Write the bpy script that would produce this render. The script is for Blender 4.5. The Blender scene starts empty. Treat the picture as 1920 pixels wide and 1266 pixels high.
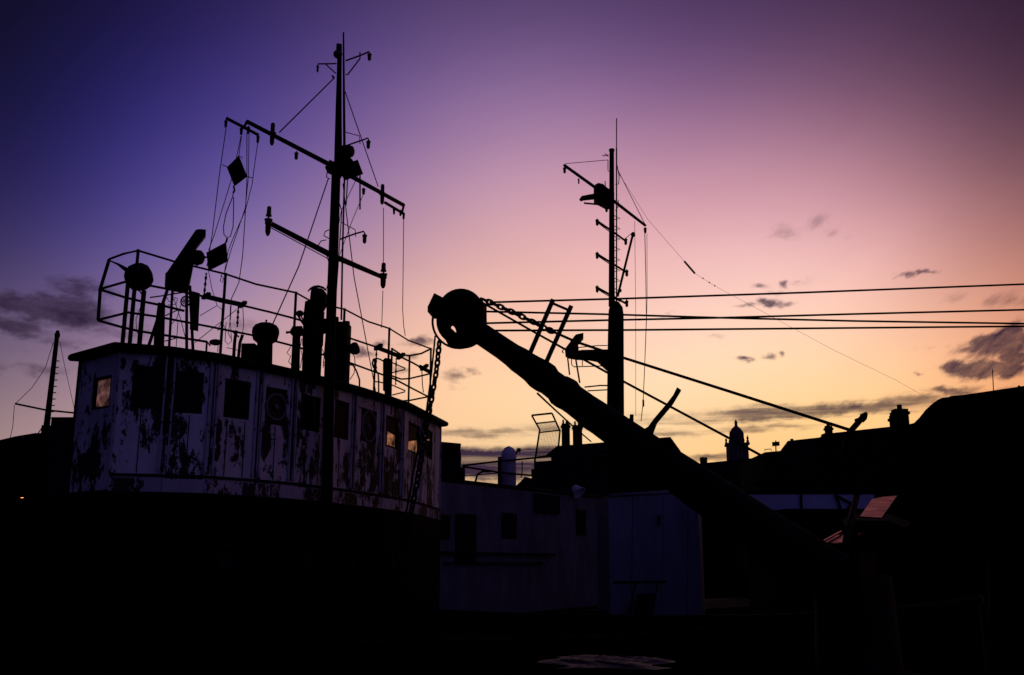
import bpy, math, random
import numpy as np
from mathutils import Vector, Matrix

random.seed(7)
sc = bpy.context.scene
col = sc.collection

# ------------------------------------------------------------------ camera
F = 1920 * 35.0 / 36.0            # focal length in photo pixels
CX, CY = 960.0, 633.0
PITCH = math.atan((1061 - CY) / F)
EYE = 1.1
cam_d = bpy.data.cameras.new("camera")
cam_d.lens = 35.0
cam_d.sensor_width = 36.0
cam_d.sensor_fit = 'HORIZONTAL'
cam_d.clip_start = 0.05
cam_d.clip_end = 5000
cam = bpy.data.objects.new("camera", cam_d)
col.objects.link(cam)
cam.location = (0, 0, EYE)
cam.rotation_euler = (math.pi / 2 + PITCH, 0, 0)
sc.camera = cam
CO = Vector((0, 0, EYE))
_r, _u, _f = Vector((1, 0, 0)), Vector((0, -math.sin(PITCH), math.cos(PITCH))), Vector((0, math.cos(PITCH), math.sin(PITCH)))


def ray(px, py):
    return _r * ((px - CX) / F) + _u * (-(py - CY) / F) + _f


def P(px, py, Y):
    """world point seen at photo pixel (px,py), at distance Y in front of the quay"""
    d = ray(px, py)
    return CO + d * (Y / d.y)


def PZ(px, py, z):
    """world point seen at photo pixel (px,py) that lies at height z"""
    d = ray(px, py)
    return CO + d * ((z - EYE) / d.z)


def PX(w):
    v = w - CO
    c = Vector((v.dot(_r), v.dot(_u), v.dot(_f)))
    return CX + F * c.x / c.z, CY - F * c.y / c.z


# ------------------------------------------------------------------ exposure
vs = sc.view_settings
vs.view_transform = 'Standard'
vs.look = 'None'
vs.exposure = 0.0
vs.gamma = 1.0
vs.use_curve_mapping = False
sc.cycles.max_bounces = 4
sc.cycles.diffuse_bounces = 2
sc.cycles.glossy_bounces = 2
sc.cycles.transparent_max_bounces = 12


def lin(c):
    def f(v):
        v /= 255.0
        return v / 12.92 if v <= 0.04045 else ((v + 0.055) / 1.055) ** 2.4
    return tuple(f(v) for v in c)


# ------------------------------------------------------------------ sky: dusk colours by direction, with clouds
SKY = [  # direction (given as photo pixel) and colour of the dusk sky there
    (0, 0, (8, 7, 28)), (250, 0, (14, 12, 52)), (500, 0, (30, 25, 78)), (800, 0, (48, 37, 92)), (1040, 0, (56, 40, 96)), (1280, 0, (58, 38, 92)), (1560, 0, (52, 33, 80)), (1910, 0, (34, 20, 55)),
    (0, 150, (10, 9, 44)), (0, 290, (20, 17, 66)), (220, 210, (32, 28, 92)), (430, 230, (68, 56, 125)), (600, 190, (84, 67, 133)), (800, 150, (102, 78, 138)), (1040, 150, (114, 84, 140)), (1280, 150, (104, 74, 129)), (1600, 150, (98, 67, 106)), (1910, 150, (65, 42, 74)),
    (800, 300, (152, 118, 154)), (1040, 300, (180, 137, 164)), (1280, 290, (176, 128, 154)), (1600, 290, (166, 118, 134)), (1910, 290, (116, 77, 88)),
    (0, 450, (38, 31, 86)), (150, 420, (58, 49, 116)), (300, 420, (88, 75, 144)), (520, 370, (116, 94, 150)), (560, 500, (160, 130, 163)), (720, 430, (174, 134, 159)), (950, 430, (206, 160, 169)),
    (1220, 420, (216, 165, 171)), (1350, 470, (229, 176, 169)), (1620, 470, (225, 170, 160)), (1910, 470, (173, 117, 108)),
    (20, 640, (92, 76, 112)), (180, 600, (116, 95, 138)), (440, 600, (173, 139, 160)), (700, 600, (215, 165, 163)), (960, 600, (239, 185, 167)), (1110, 540, (234, 179, 169)),
    (1300, 600, (251, 198, 170)), (1600, 580, (248, 192, 163)), (1910, 570, (212, 148, 119)),
    (30, 770, (148, 122, 132)), (240, 740, (170, 136, 146)), (440, 760, (202, 158, 152)), (700, 740, (238, 188, 158)), (940, 730, (251, 202, 160)), (1300, 700, (255, 220, 173)), (1600, 700, (255, 212, 160)), (1760, 680, (252, 186, 133)), (1910, 680, (234, 160, 107)),
    (600, 860, (204, 152, 142)), (880, 830, (253, 200, 152)), (1200, 790, (255, 216, 155)), (1450, 838, (255, 188, 62)), (1320, 828, (252, 190, 96)), (1560, 806, (255, 196, 82)), (1400, 800, (255, 204, 120)), (1460, 745, (255, 224, 176)), (1650, 780, (255, 202, 108)), (1910, 770, (240, 166, 96)),
    (960, 950, (205, 150, 128)), (1400, 950, (246, 172, 80)),
]
SKYDIR = [  # the rest of the dome
    ((0, 0.3, 1), (40, 30, 74)), ((-1, 0.3, 0.5), (12, 10, 40)), ((-1, 0.1, 0.1), (24, 20, 44)), ((1, 0.2, 0.5), (44, 28, 56)),
    ((1, 0.3, 0.12), (150, 96, 84)),
    ((-0.6, -1, 0.7), (22, 21, 52)), ((0.6, -1, 0.7), (62, 56, 120)), ((0, -1, 0.15), (70, 64, 130)), ((1, -0.6, 0.15), (92, 74, 126)), ((-1, -0.6, 0.15), (20, 18, 42)),
    ((0, -0.6, 1), (44, 38, 88)), ((0, 0.6, -0.8), (10, 8, 12)), ((0, -0.6, -0.8), (8, 7, 12)),
]
CLOUDS = [  # direction, angular half-size in photo pixels, weight
    (85, 582, 120, 34, 1.15), (150, 545, 60, 22, .95), (1868, 655, 62, 26, 1.15), (1845, 690, 60, 16, 1.2), (1895, 648, 40, 20, 1.2), (1790, 732, 50, 11, .95),
    (60, 570, 79, 22, 1.38), (112, 585, 93, 25, 1.49), (140, 562, 72, 22, 1.15), (150, 535, 60, 17, 0.80), (195, 545, 48, 22, 0.75), (15, 610, 72, 30, 1.09), (40, 690, 108, 17, 0.75), (210, 618, 60, 22, 0.63), (100, 640, 84, 15, 0.52), (20, 650, 48, 17, 0.57),
    (1440, 567, 24, 8, 1.2), (1400, 572, 28, 6, .75), (1470, 570, 20, 7, .75), (1475, 528, 11, 8, .95), (1425, 535, 20, 6, .75), (1497, 528, 22, 8, .5), (1452, 548, 24, 8, .45),
    (1698, 517, 24, 7, 1.0), (1735, 511, 28, 5, .9), (1395, 675, 13, 6, 1.0), (1412, 675, 9, 5, .65), (1440, 668, 11, 9, .75), (1462, 663, 7, 7, .75),
    (1470, 392, 22, 8, 0.36), (1400, 425, 27, 14, 0.36), (1465, 440, 39, 16, 0.36), (1530, 415, 33, 16, 0.36), (1568, 440, 27, 13, 0.36), (1655, 445, 45, 13, 0.36), (1712, 418, 36, 10, 0.36),
    (1899, 630, 32, 17, 1.68), (1868, 641, 32, 14, 1.47), (1838, 643, 25, 13, 1.37), (1830, 658, 29, 10, 1.37), (1856, 662, 23, 8, 1.16), (1797, 690, 29, 11, 1.42), (1832, 698, 43, 12, 1.42), (1908, 668, 29, 16, 1.47), (1880, 690, 46, 14, 1.47),
    (1772, 731, 28, 9, 1.0), (1812, 726, 28, 8, .85), (1740, 742, 30, 7, .7), (1888, 722, 44, 6, .65), (1765, 650, 32, 6, .55), (1768, 690, 11, 7, .75), (1722, 702, 12, 5, .85), (1890, 565, 60, 14, .5), (1800, 560, 40, 10, .35),
    (1250, 586, 22, 8, .5), (1335, 630, 22, 9, .55), (1325, 686, 22, 6, .4),
    (855, 706, 34, 14, .75), (888, 700, 22, 10, .7), (850, 725, 40, 8, .5),
    (682, 660, 28, 14, 1.05), (715, 645, 26, 10, .9), (790, 638, 36, 11, 1.15), (748, 690, 44, 10, .7), (766, 668, 26, 9, .8), (815, 655, 20, 8, .6), (445, 605, 50, 16, .5),
    (900, 812, 160, 12, .72), (1100, 800, 160, 14, .78), (1250, 788, 130, 17, .95), (1420, 777, 190, 17, 1.0), (1600, 766, 190, 16, 1.0), (1720, 752, 80, 14, .82),
    (1240, 812, 120, 13, .86), (1420, 802, 150, 10, .86), (1580, 786, 90, 4, .5),
    (930, 868, 210, 30, 1.7), (870, 862, 90, 24, 1.5), (1000, 864, 90, 22, 1.5), (860, 842, 40, 10, .7), (1060, 858, 100, 20, 1.0), (1330, 858, 90, 12, .95), (1245, 838, 50, 12, .6), (1430, 862, 60, 8, .9),
]


def build_world():
    w = bpy.data.worlds.new("World")
    sc.world = w
    w.use_nodes = True
    w.cycles.sampling_method = 'MANUAL'
    w.cycles.sample_map_resolution = 256
    nt = w.node_tree
    N, L = nt.nodes, nt.links
    N.clear()
    out = N.new('ShaderNodeOutputWorld')
    bg = N.new('ShaderNodeBackground')
    L.new(bg.outputs[0], out.inputs[0])
    tc = N.new('ShaderNodeTexCoord')
    d = N.new('ShaderNodeVectorMath'); d.operation = 'NORMALIZE'
    L.new(tc.outputs['Generated'], d.inputs[0])
    D = d.outputs[0]

    def math_(op, a, b=None, c=None):
        n = N.new('ShaderNodeMath'); n.operation = op
        for i, v in enumerate((a, b, c)):
            if v is None:
                continue
            if isinstance(v, (int, float)):
                n.inputs[i].default_value = v
            else:
                L.new(v, n.inputs[i])
        return n.outputs[0]

    def vec_(op, a, b=None, c=None, scale=None):
        n = N.new('ShaderNodeVectorMath'); n.operation = op
        for i, v in enumerate((a, b, c)):
            if v is None:
                continue
            if isinstance(v, (tuple, list, Vector)):
                n.inputs[i].default_value = tuple(v)
            else:
                L.new(v, n.inputs[i])
        if scale is not None:
            L.new(scale, n.inputs['Scale'])
        return n

    pts = [(ray(x, y).normalized(), lin(c)) for x, y, c in SKY] + [(Vector(v).normalized(), lin(c)) for v, c in SKYDIR]
    # choose the weights' colours so that the blend passes through every listed sky colour
    K, PW = 20.0, 3.0
    V_ = np.array([tuple(v) for v, c in pts]); C_ = np.array([c for v, c in pts]) ** (1 / 2.2)
    G_ = (1 + K * ((V_[:, None] - V_[None]) ** 2).sum(-1)) ** -PW
    W_ = G_ / G_.sum(1, keepdims=True)
    lam = .003
    S_ = np.linalg.solve(W_.T @ W_ + lam * np.eye(len(pts)), W_.T @ C_ + lam * C_)
    pts = [(v, tuple(max(0.0, float(x)) for x in S_[i])) for i, (v, c) in enumerate(pts)]
    acc, wsum = None, None
    for v, c in pts:
        df = vec_('SUBTRACT', D, v)
        sq = vec_('DOT_PRODUCT', df.outputs[0], df.outputs[0]).outputs['Value']
        # heavier tailed than a gaussian, so far directions stay defined
        g = math_('POWER', math_('MULTIPLY_ADD', sq, K, 1.0), -PW)
        if acc is None:
            acc = vec_('SCALE', c, scale=g).outputs[0]
            wsum = g
        else:
            acc = vec_('MULTIPLY_ADD', g, c, acc).outputs[0]
            wsum = math_('ADD', wsum, g)
    inv = math_('DIVIDE', 1.0, wsum)
    gm = N.new('ShaderNodeGamma'); gm.inputs['Gamma'].default_value = 2.2
    L.new(vec_('SCALE', acc, scale=inv).outputs[0], gm.inputs['Color'])
    sky = gm.outputs[0]

    # clouds: soft masks in azimuth / elevation, broken up with noise
    sep = N.new('ShaderNodeSeparateXYZ'); L.new(D, sep.inputs[0])
    az = math_('ARCTAN2', sep.outputs[0], sep.outputs[1])
    el = math_('ARCSINE', sep.outputs[2])
    ae = N.new('ShaderNodeCombineXYZ'); L.new(az, ae.inputs[0]); L.new(el, ae.inputs[1])
    # towards the right the cloud bands climb, so their grain is sheared with them
    shear = math_('SUBTRACT', el, math_('MULTIPLY', math_('MAXIMUM', math_('SUBTRACT', az, .30), 0.0), .55))
    ae2 = N.new('ShaderNodeCombineXYZ'); L.new(az, ae2.inputs[0]); L.new(shear, ae2.inputs[1])

    def noise(scale, detail, rough, sx, sy, off, dist=0.0, src=None):
        m = vec_('MULTIPLY_ADD', (src or ae2).outputs[0], (sx, sy, 1), (off, off * .7, off * 1.3))
        n = N.new('ShaderNodeTexNoise')
        n.inputs['Scale'].default_value = scale
        n.inputs['Detail'].default_value = detail
        n.inputs['Roughness'].default_value = rough
        n.inputs['Distortion'].default_value = dist
        L.new(m.outputs[0], n.inputs['Vector'])
        return n
    n1 = noise(9, 9, .62, 1.0, 2.3, 3.1)
    n2 = noise(30, 7, .66, 1.0, 2.0, 9.7)
    nw = noise(24, 6, .62, 1, 1.5, 21.0)
    warp = vec_('MULTIPLY_ADD', vec_('SUBTRACT', nw.outputs['Color'], (.5, .5, .5)).outputs[0], (.034, .022, 0), ae.outputs[0])
    msum = None
    for x, y, rx, ry, s in CLOUDS:
        v = ray(x, y).normalized()
        a, e = math.atan2(v.x, v.y), math.asin(v.z)
        q = vec_('SUBTRACT', warp.outputs[0], (a, e, 0)).outputs[0]
        q = vec_('MULTIPLY', q, (F / rx / 1.05, F / ry / 1.05, 0)).outputs[0]
        sq = vec_('DOT_PRODUCT', q, q).outputs['Value']
        g = math_('MULTIPLY', math_('EXPONENT', math_('MULTIPLY', sq, -1.0)), s)
        msum = g if msum is None else math_('MAXIMUM', msum, g)
    lump = math_('ADD', math_('MULTIPLY', n1.outputs[0], .62), math_('MULTIPLY', n2.outputs[0], .88))
    # the low cloud is drawn out in long level streaks
    n3 = noise(7, 8, .62, .8, 12.0, 55.0, 0.0, ae)
    low = N.new('ShaderNodeMapRange'); low.interpolation_type = 'SMOOTHSTEP'
    low.inputs['From Min'].default_value = .185; low.inputs['From Max'].default_value = .135
    L.new(el, low.inputs['Value'])
    tmix = N.new('ShaderNodeMix'); tmix.data_type = 'FLOAT'
    L.new(low.outputs[0], tmix.inputs[0]); L.new(lump, tmix.inputs[2]); L.new(math_('MULTIPLY', n3.outputs[0], 1.5), tmix.inputs[3])
    dens = math_('ADD', msum, math_('MULTIPLY', math_('SUBTRACT', tmix.outputs[0], .75), math_('MULTIPLY_ADD', low.outputs[0], -1.1, 2.5)))
    mr = N.new('ShaderNodeMapRange'); mr.interpolation_type = 'SMOOTHSTEP'
    mr.inputs['From Min'].default_value = .22; mr.inputs['From Max'].default_value = .95
    L.new(dens, mr.inputs['Value'])
    # thick and thin places inside a cloud
    inner = math_('MULTIPLY_ADD', math_('SUBTRACT', tmix.outputs[0], .75), 1.1, .84)
    amt = math_('MULTIPLY', mr.outputs[0], math_('MULTIPLY', math_('MINIMUM', msum, 1.0), math_('MINIMUM', math_('MAXIMUM', inner, .3), 1.0)))
    # away from the glow clouds are lit from behind: dark mauve; a little of the sky colour stays in them
    dark = vec_('MULTIPLY_ADD', sky, (.020, .018, .070), (.027, .014, .026)).outputs[0]
    mix = N.new('ShaderNodeMix'); mix.data_type = 'RGBA'
    L.new(amt, mix.inputs[0])
    L.new(sky, mix.inputs[6]); L.new(dark, mix.inputs[7])
    # faint unevenness of high thin cloud
    nv = noise(5, 6, .55, 1, 2.5, 40.0)
    vv = math_('MULTIPLY_ADD', nv.outputs[0], .14, .97)
    fin = vec_('SCALE', mix.outputs[2], scale=vv).outputs[0]
    L.new(fin, bg.inputs[0])
    bg.inputs[1].default_value = 1.0


build_world()


# ------------------------------------------------------------------ materials
def mat(name, c1, c2=None, rough=.7, scale=3.0, metal=0.0, spec=.3, bump=.0, stretch=(1, 1, 1)):
    m = bpy.data.materials.new(name); m.use_nodes = True
    nt = m.node_tree; N, L = nt.nodes, nt.links
    b = N['Principled BSDF']
    b.inputs['Roughness'].default_value = rough
    b.inputs['Metallic'].default_value = metal
    b.inputs['Specular IOR Level'].default_value = spec
    tc = N.new('ShaderNodeTexCoord')
    mp = N.new('ShaderNodeMapping'); mp.inputs['Scale'].default_value = stretch
    L.new(tc.outputs['Object'], mp.inputs[0])
    n = N.new('ShaderNodeTexNoise'); n.inputs['Scale'].default_value = scale; n.inputs['Detail'].default_value = 8
    n.inputs['Roughness'].default_value = .65
    L.new(mp.outputs[0], n.inputs['Vector'])
    r = N.new('ShaderNodeValToRGB')
    r.color_ramp.elements[0].position = .35; r.color_ramp.elements[1].position = .68
    r.color_ramp.elements[0].color = (*c1, 1); r.color_ramp.elements[1].color = (*(c2 or tuple(v * 1.6 for v in c1)), 1)
    L.new(n.outputs[0], r.inputs[0]); L.new(r.outputs[0], b.inputs['Base Color'])
    if bump:
        bp = N.new('ShaderNodeBump'); bp.inputs['Strength'].default_value = bump; bp.inputs['Distance'].default_value = .05
        L.new(n.outputs[0], bp.inputs['Height']); L.new(bp.outputs[0], b.inputs['Normal'])
    return m


def peeling(name, paint, under, amount, seam=True):
    """old paint flaking off in patches that run down the boards"""
    m = bpy.data.materials.new(name); m.use_nodes = True
    nt = m.node_tree; N, L = nt.nodes, nt.links
    b = N['Principled BSDF']; b.inputs['Roughness'].default_value = .75; b.inputs['Specular IOR Level'].default_value = .2
    tc = N.new('ShaderNodeTexCoord')

    def noise(scale, detail, st, rough=.62, off=0.0):
        mp = N.new('ShaderNodeMapping'); mp.inputs['Scale'].default_value = st; mp.inputs['Location'].default_value = (off, off, off)
        L.new(tc.outputs['Object'], mp.inputs[0])
        n = N.new('ShaderNodeTexNoise'); n.inputs['Scale'].default_value = scale; n.inputs['Detail'].default_value = detail
        n.inputs['Roughness'].default_value = rough
        L.new(mp.outputs[0], n.inputs['Vector'])
        return n.outputs[0]

    def math_(op, a, b_=None, c=None):
        n = N.new('ShaderNodeMath'); n.operation = op
        for i, v in enumerate((a, b_, c)):
            if v is None:
                continue
            if isinstance(v, (int, float)):
                n.inputs[i].default_value = v
            else:
                L.new(v, n.inputs[i])
        return n.outputs[0]
    big = noise(1.5, 3, (1, 1, .45))
    mid = noise(3.6, 9, (1, 1, .62), .72, 5.0)
    run = noise(10, 6, (1, 1, .16), .6, 9.0)
    fine = noise(28, 5, (1, 1, .6), .6, 2.0)
    s = math_('ADD', math_('MULTIPLY', big, .78), math_('MULTIPLY', mid, .85))
    s = math_('ADD', s, math_('MULTIPLY', run, .30))
    s = math_('ADD', s, math_('MULTIPLY', fine, .26))
    # weather and spray have worn the lower boards most
    sx = N.new('ShaderNodeSeparateXYZ'); L.new(tc.outputs['Object'], sx.inputs[0])
    wr = N.new('ShaderNodeMapRange'); wr.interpolation_type = 'SMOOTHSTEP'
    wr.inputs['From Min'].default_value = 1.5; wr.inputs['From Max'].default_value = .3; wr.inputs['To Max'].default_value = .05
    L.new(sx.outputs[2], wr.inputs['Value'])
    s = math_('ADD', s, wr.outputs[0])
    mr = N.new('ShaderNodeMapRange')
    mr.inputs['From Min'].default_value = 1.23 - amount; mr.inputs['From Max'].default_value = 1.26 - amount
    L.new(s, mr.inputs['Value'])
    tone = N.new('ShaderNodeValToRGB')
    tone.color_ramp.elements[0].position = .3; tone.color_ramp.elements[1].position = .7
    tone.color_ramp.elements[0].color = (*tuple(v * .62 for v in paint), 1); tone.color_ramp.elements[1].color = (*paint, 1)
    L.new(noise(2.2, 6, (1, 1, .3), .6, 14.0), tone.inputs[0])
    mx = N.new('ShaderNodeMix'); mx.data_type = 'RGBA'
    L.new(mr.outputs[0], mx.inputs[0]); L.new(tone.outputs[0], mx.inputs[6]); mx.inputs[7].default_value = (*under, 1)
    L.new(mx.outputs[2], b.inputs['Base Color'])
    bp = N.new('ShaderNodeBump'); bp.inputs['Strength'].default_value = .5; bp.inputs['Distance'].default_value = .02; bp.invert = True
    L.new(mr.outputs[0], bp.inputs['Height']); L.new(bp.outputs[0], b.inputs['Normal'])
    return m


def glass(name, refl=.10, dirt=.25, dirtcol=(.02, .018, .02)):
    m = bpy.data.materials.new(name); m.use_nodes = True
    nt = m.node_tree; N, L = nt.nodes, nt.links
    N.remove(N['Principled BSDF'])
    out = N['Material Output']
    tr = N.new('ShaderNodeBsdfTransparent'); tr.inputs['Color'].default_value = (.95, .77, .69, 1); gl = N.new('ShaderNodeBsdfGlossy'); df = N.new('ShaderNodeBsdfDiffuse')
    gl.inputs['Roughness'].default_value = .08
    df.inputs['Color'].default_value = (*dirtcol, 1)
    tc = N.new('ShaderNodeTexCoord')
    n = N.new('ShaderNodeTexNoise'); n.inputs['Scale'].default_value = 6; n.inputs['Detail'].default_value = 7
    L.new(tc.outputs['Object'], n.inputs['Vector'])
    mr = N.new('ShaderNodeMapRange'); mr.inputs['From Min'].default_value = .35; mr.inputs['From Max'].default_value = .7
    mr.inputs['To Min'].default_value = dirt * .5; mr.inputs['To Max'].default_value = dirt * 1.5
    L.new(n.outputs[0], mr.inputs['Value'])
    m1 = N.new('ShaderNodeMixShader'); m2 = N.new('ShaderNodeMixShader')
    L.new(mr.outputs[0], m1.inputs[0]); L.new(tr.outputs[0], m1.inputs[1]); L.new(df.outputs[0], m1.inputs[2])
    m2.inputs[0].default_value = refl
    L.new(m1.outputs[0], m2.inputs[1]); L.new(gl.outputs[0], m2.inputs[2])
    L.new(m2.outputs[0], out.inputs[0])
    return m


def tinted(name):
    m = bpy.data.materials.new(name); m.use_nodes = True
    nt = m.node_tree; N, L = nt.nodes, nt.links
    N.remove(N['Principled BSDF'])
    gl = N.new('ShaderNodeBsdfGlossy')
    tc = N.new('ShaderNodeTexCoord'); n = N.new('ShaderNodeTexNoise'); n.inputs['Scale'].default_value = 2.5; n.inputs['Detail'].default_value = 8
    L.new(tc.outputs['Object'], n.inputs['Vector'])
    r = N.new('ShaderNodeValToRGB')
    r.color_ramp.elements[0].position = .35; r.color_ramp.elements[1].position = .7
    r.color_ramp.elements[0].color = (.10, .05, .06, 1); r.color_ramp.elements[1].color = (.21, .105, .115, 1)
    L.new(n.outputs[0], r.inputs[0]); L.new(r.outputs[0], gl.inputs['Color'])
    gl.inputs['Roughness'].default_value = .18
    L.new(gl.outputs[0], N['Material Output'].inputs[0])
    return m


def emit(name, c, s):
    m = bpy.data.materials.new(name); m.use_nodes = True
    b = m.node_tree.nodes['Principled BSDF']
    b.inputs['Base Color'].default_value = (*c, 1)
    b.inputs['Emission Color'].default_value = (*c, 1); b.inputs['Emission Strength'].default_value = s
    return m


def water_mat():
    m = mat('harbour water', (.006, .008, .012), (.010, .012, .018), rough=.2, scale=1.2, spec=.06)
    nt = m.node_tree; N, L = nt.nodes, nt.links
    n = N.new('ShaderNodeTexNoise'); n.inputs['Scale'].default_value = 1.6; n.inputs['Detail'].default_value = 4
    tc = N.new('ShaderNodeTexCoord'); L.new(tc.outputs['Object'], n.inputs['Vector'])
    bp = N.new('ShaderNodeBump'); bp.inputs['Strength'].default_value = .35; bp.inputs['Distance'].default_value = .15
    L.new(n.outputs[0], bp.inputs['Height']); L.new(bp.outputs[0], N['Principled BSDF'].inputs['Normal'])
    return m


M = dict(
    wall=peeling('peeling white paint', (.56, .565, .56), (.014, .010, .009), .088),
    trim=peeling('peeling white trim', (.40, .39, .42), (.016, .011, .010), .09),
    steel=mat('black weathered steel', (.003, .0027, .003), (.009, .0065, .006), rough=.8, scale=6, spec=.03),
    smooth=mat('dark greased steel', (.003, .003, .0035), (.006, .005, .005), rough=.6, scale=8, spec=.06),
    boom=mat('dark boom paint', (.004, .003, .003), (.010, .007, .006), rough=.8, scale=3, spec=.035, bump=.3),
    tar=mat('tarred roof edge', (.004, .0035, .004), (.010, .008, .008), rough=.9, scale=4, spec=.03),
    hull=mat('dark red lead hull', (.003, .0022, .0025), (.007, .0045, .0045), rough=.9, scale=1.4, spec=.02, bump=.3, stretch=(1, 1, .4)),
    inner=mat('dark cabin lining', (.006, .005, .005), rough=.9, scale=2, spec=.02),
    frame=mat('bare window frame', (.006, .005, .0055), (.014, .011, .012), rough=.85, scale=9, spec=.05),
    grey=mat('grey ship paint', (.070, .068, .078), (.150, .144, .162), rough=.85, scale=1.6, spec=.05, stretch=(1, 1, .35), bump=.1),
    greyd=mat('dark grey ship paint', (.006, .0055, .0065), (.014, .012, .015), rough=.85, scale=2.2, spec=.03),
    pale=mat('pale blue grey paint', (.10, .105, .13), (.19, .195, .23), rough=.8, scale=1.5, spec=.1, stretch=(1, 1, .3)),
    strip=mat('sky pale hull paint', (.26, .29, .38), (.38, .42, .52), rough=.6, scale=1.5, spec=.2, stretch=(.4, 1, 1)),
    cowl=mat('pale cowl paint', (.36, .36, .42), (.52, .52, .58), rough=.65, scale=4, spec=.2),
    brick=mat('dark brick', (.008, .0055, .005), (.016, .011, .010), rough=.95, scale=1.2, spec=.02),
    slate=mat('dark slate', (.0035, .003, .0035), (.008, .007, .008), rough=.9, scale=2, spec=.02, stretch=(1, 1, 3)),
    stone=mat('sooty tower stone', (.050, .040, .048), (.095, .075, .088), rough=.9, scale=.5, spec=.05),
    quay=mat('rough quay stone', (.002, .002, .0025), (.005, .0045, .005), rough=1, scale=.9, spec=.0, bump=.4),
    sheet=mat('crumpled painted glint sheet', (.003, .003, .004), (.05, .042, .06), rough=.6, scale=7, spec=.08, stretch=(.35, 1, 1)),  # pale streaks on dark put a glint into the colour
    glass=glass('dirty window glass', .003, .30, (.004, .0035, .0038)),
    glassd=glass('grimy screen glass', .004, .62, (.028, .020, .020)),
    mirror=tinted('bronze tinted windscreen'),
    rope=mat('dark rope', (.005, .004, .004), (.010, .008, .007), rough=.95, scale=40, spec=.02),
    water=water_mat(),
    glow=emit('orange lamp glow', (1.0, .25, .05), 6.0),
    lens=mat('dark lamp lens', (.010, .005, .006), (.025, .009, .010), rough=.35, scale=20, spec=.25),
)


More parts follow.
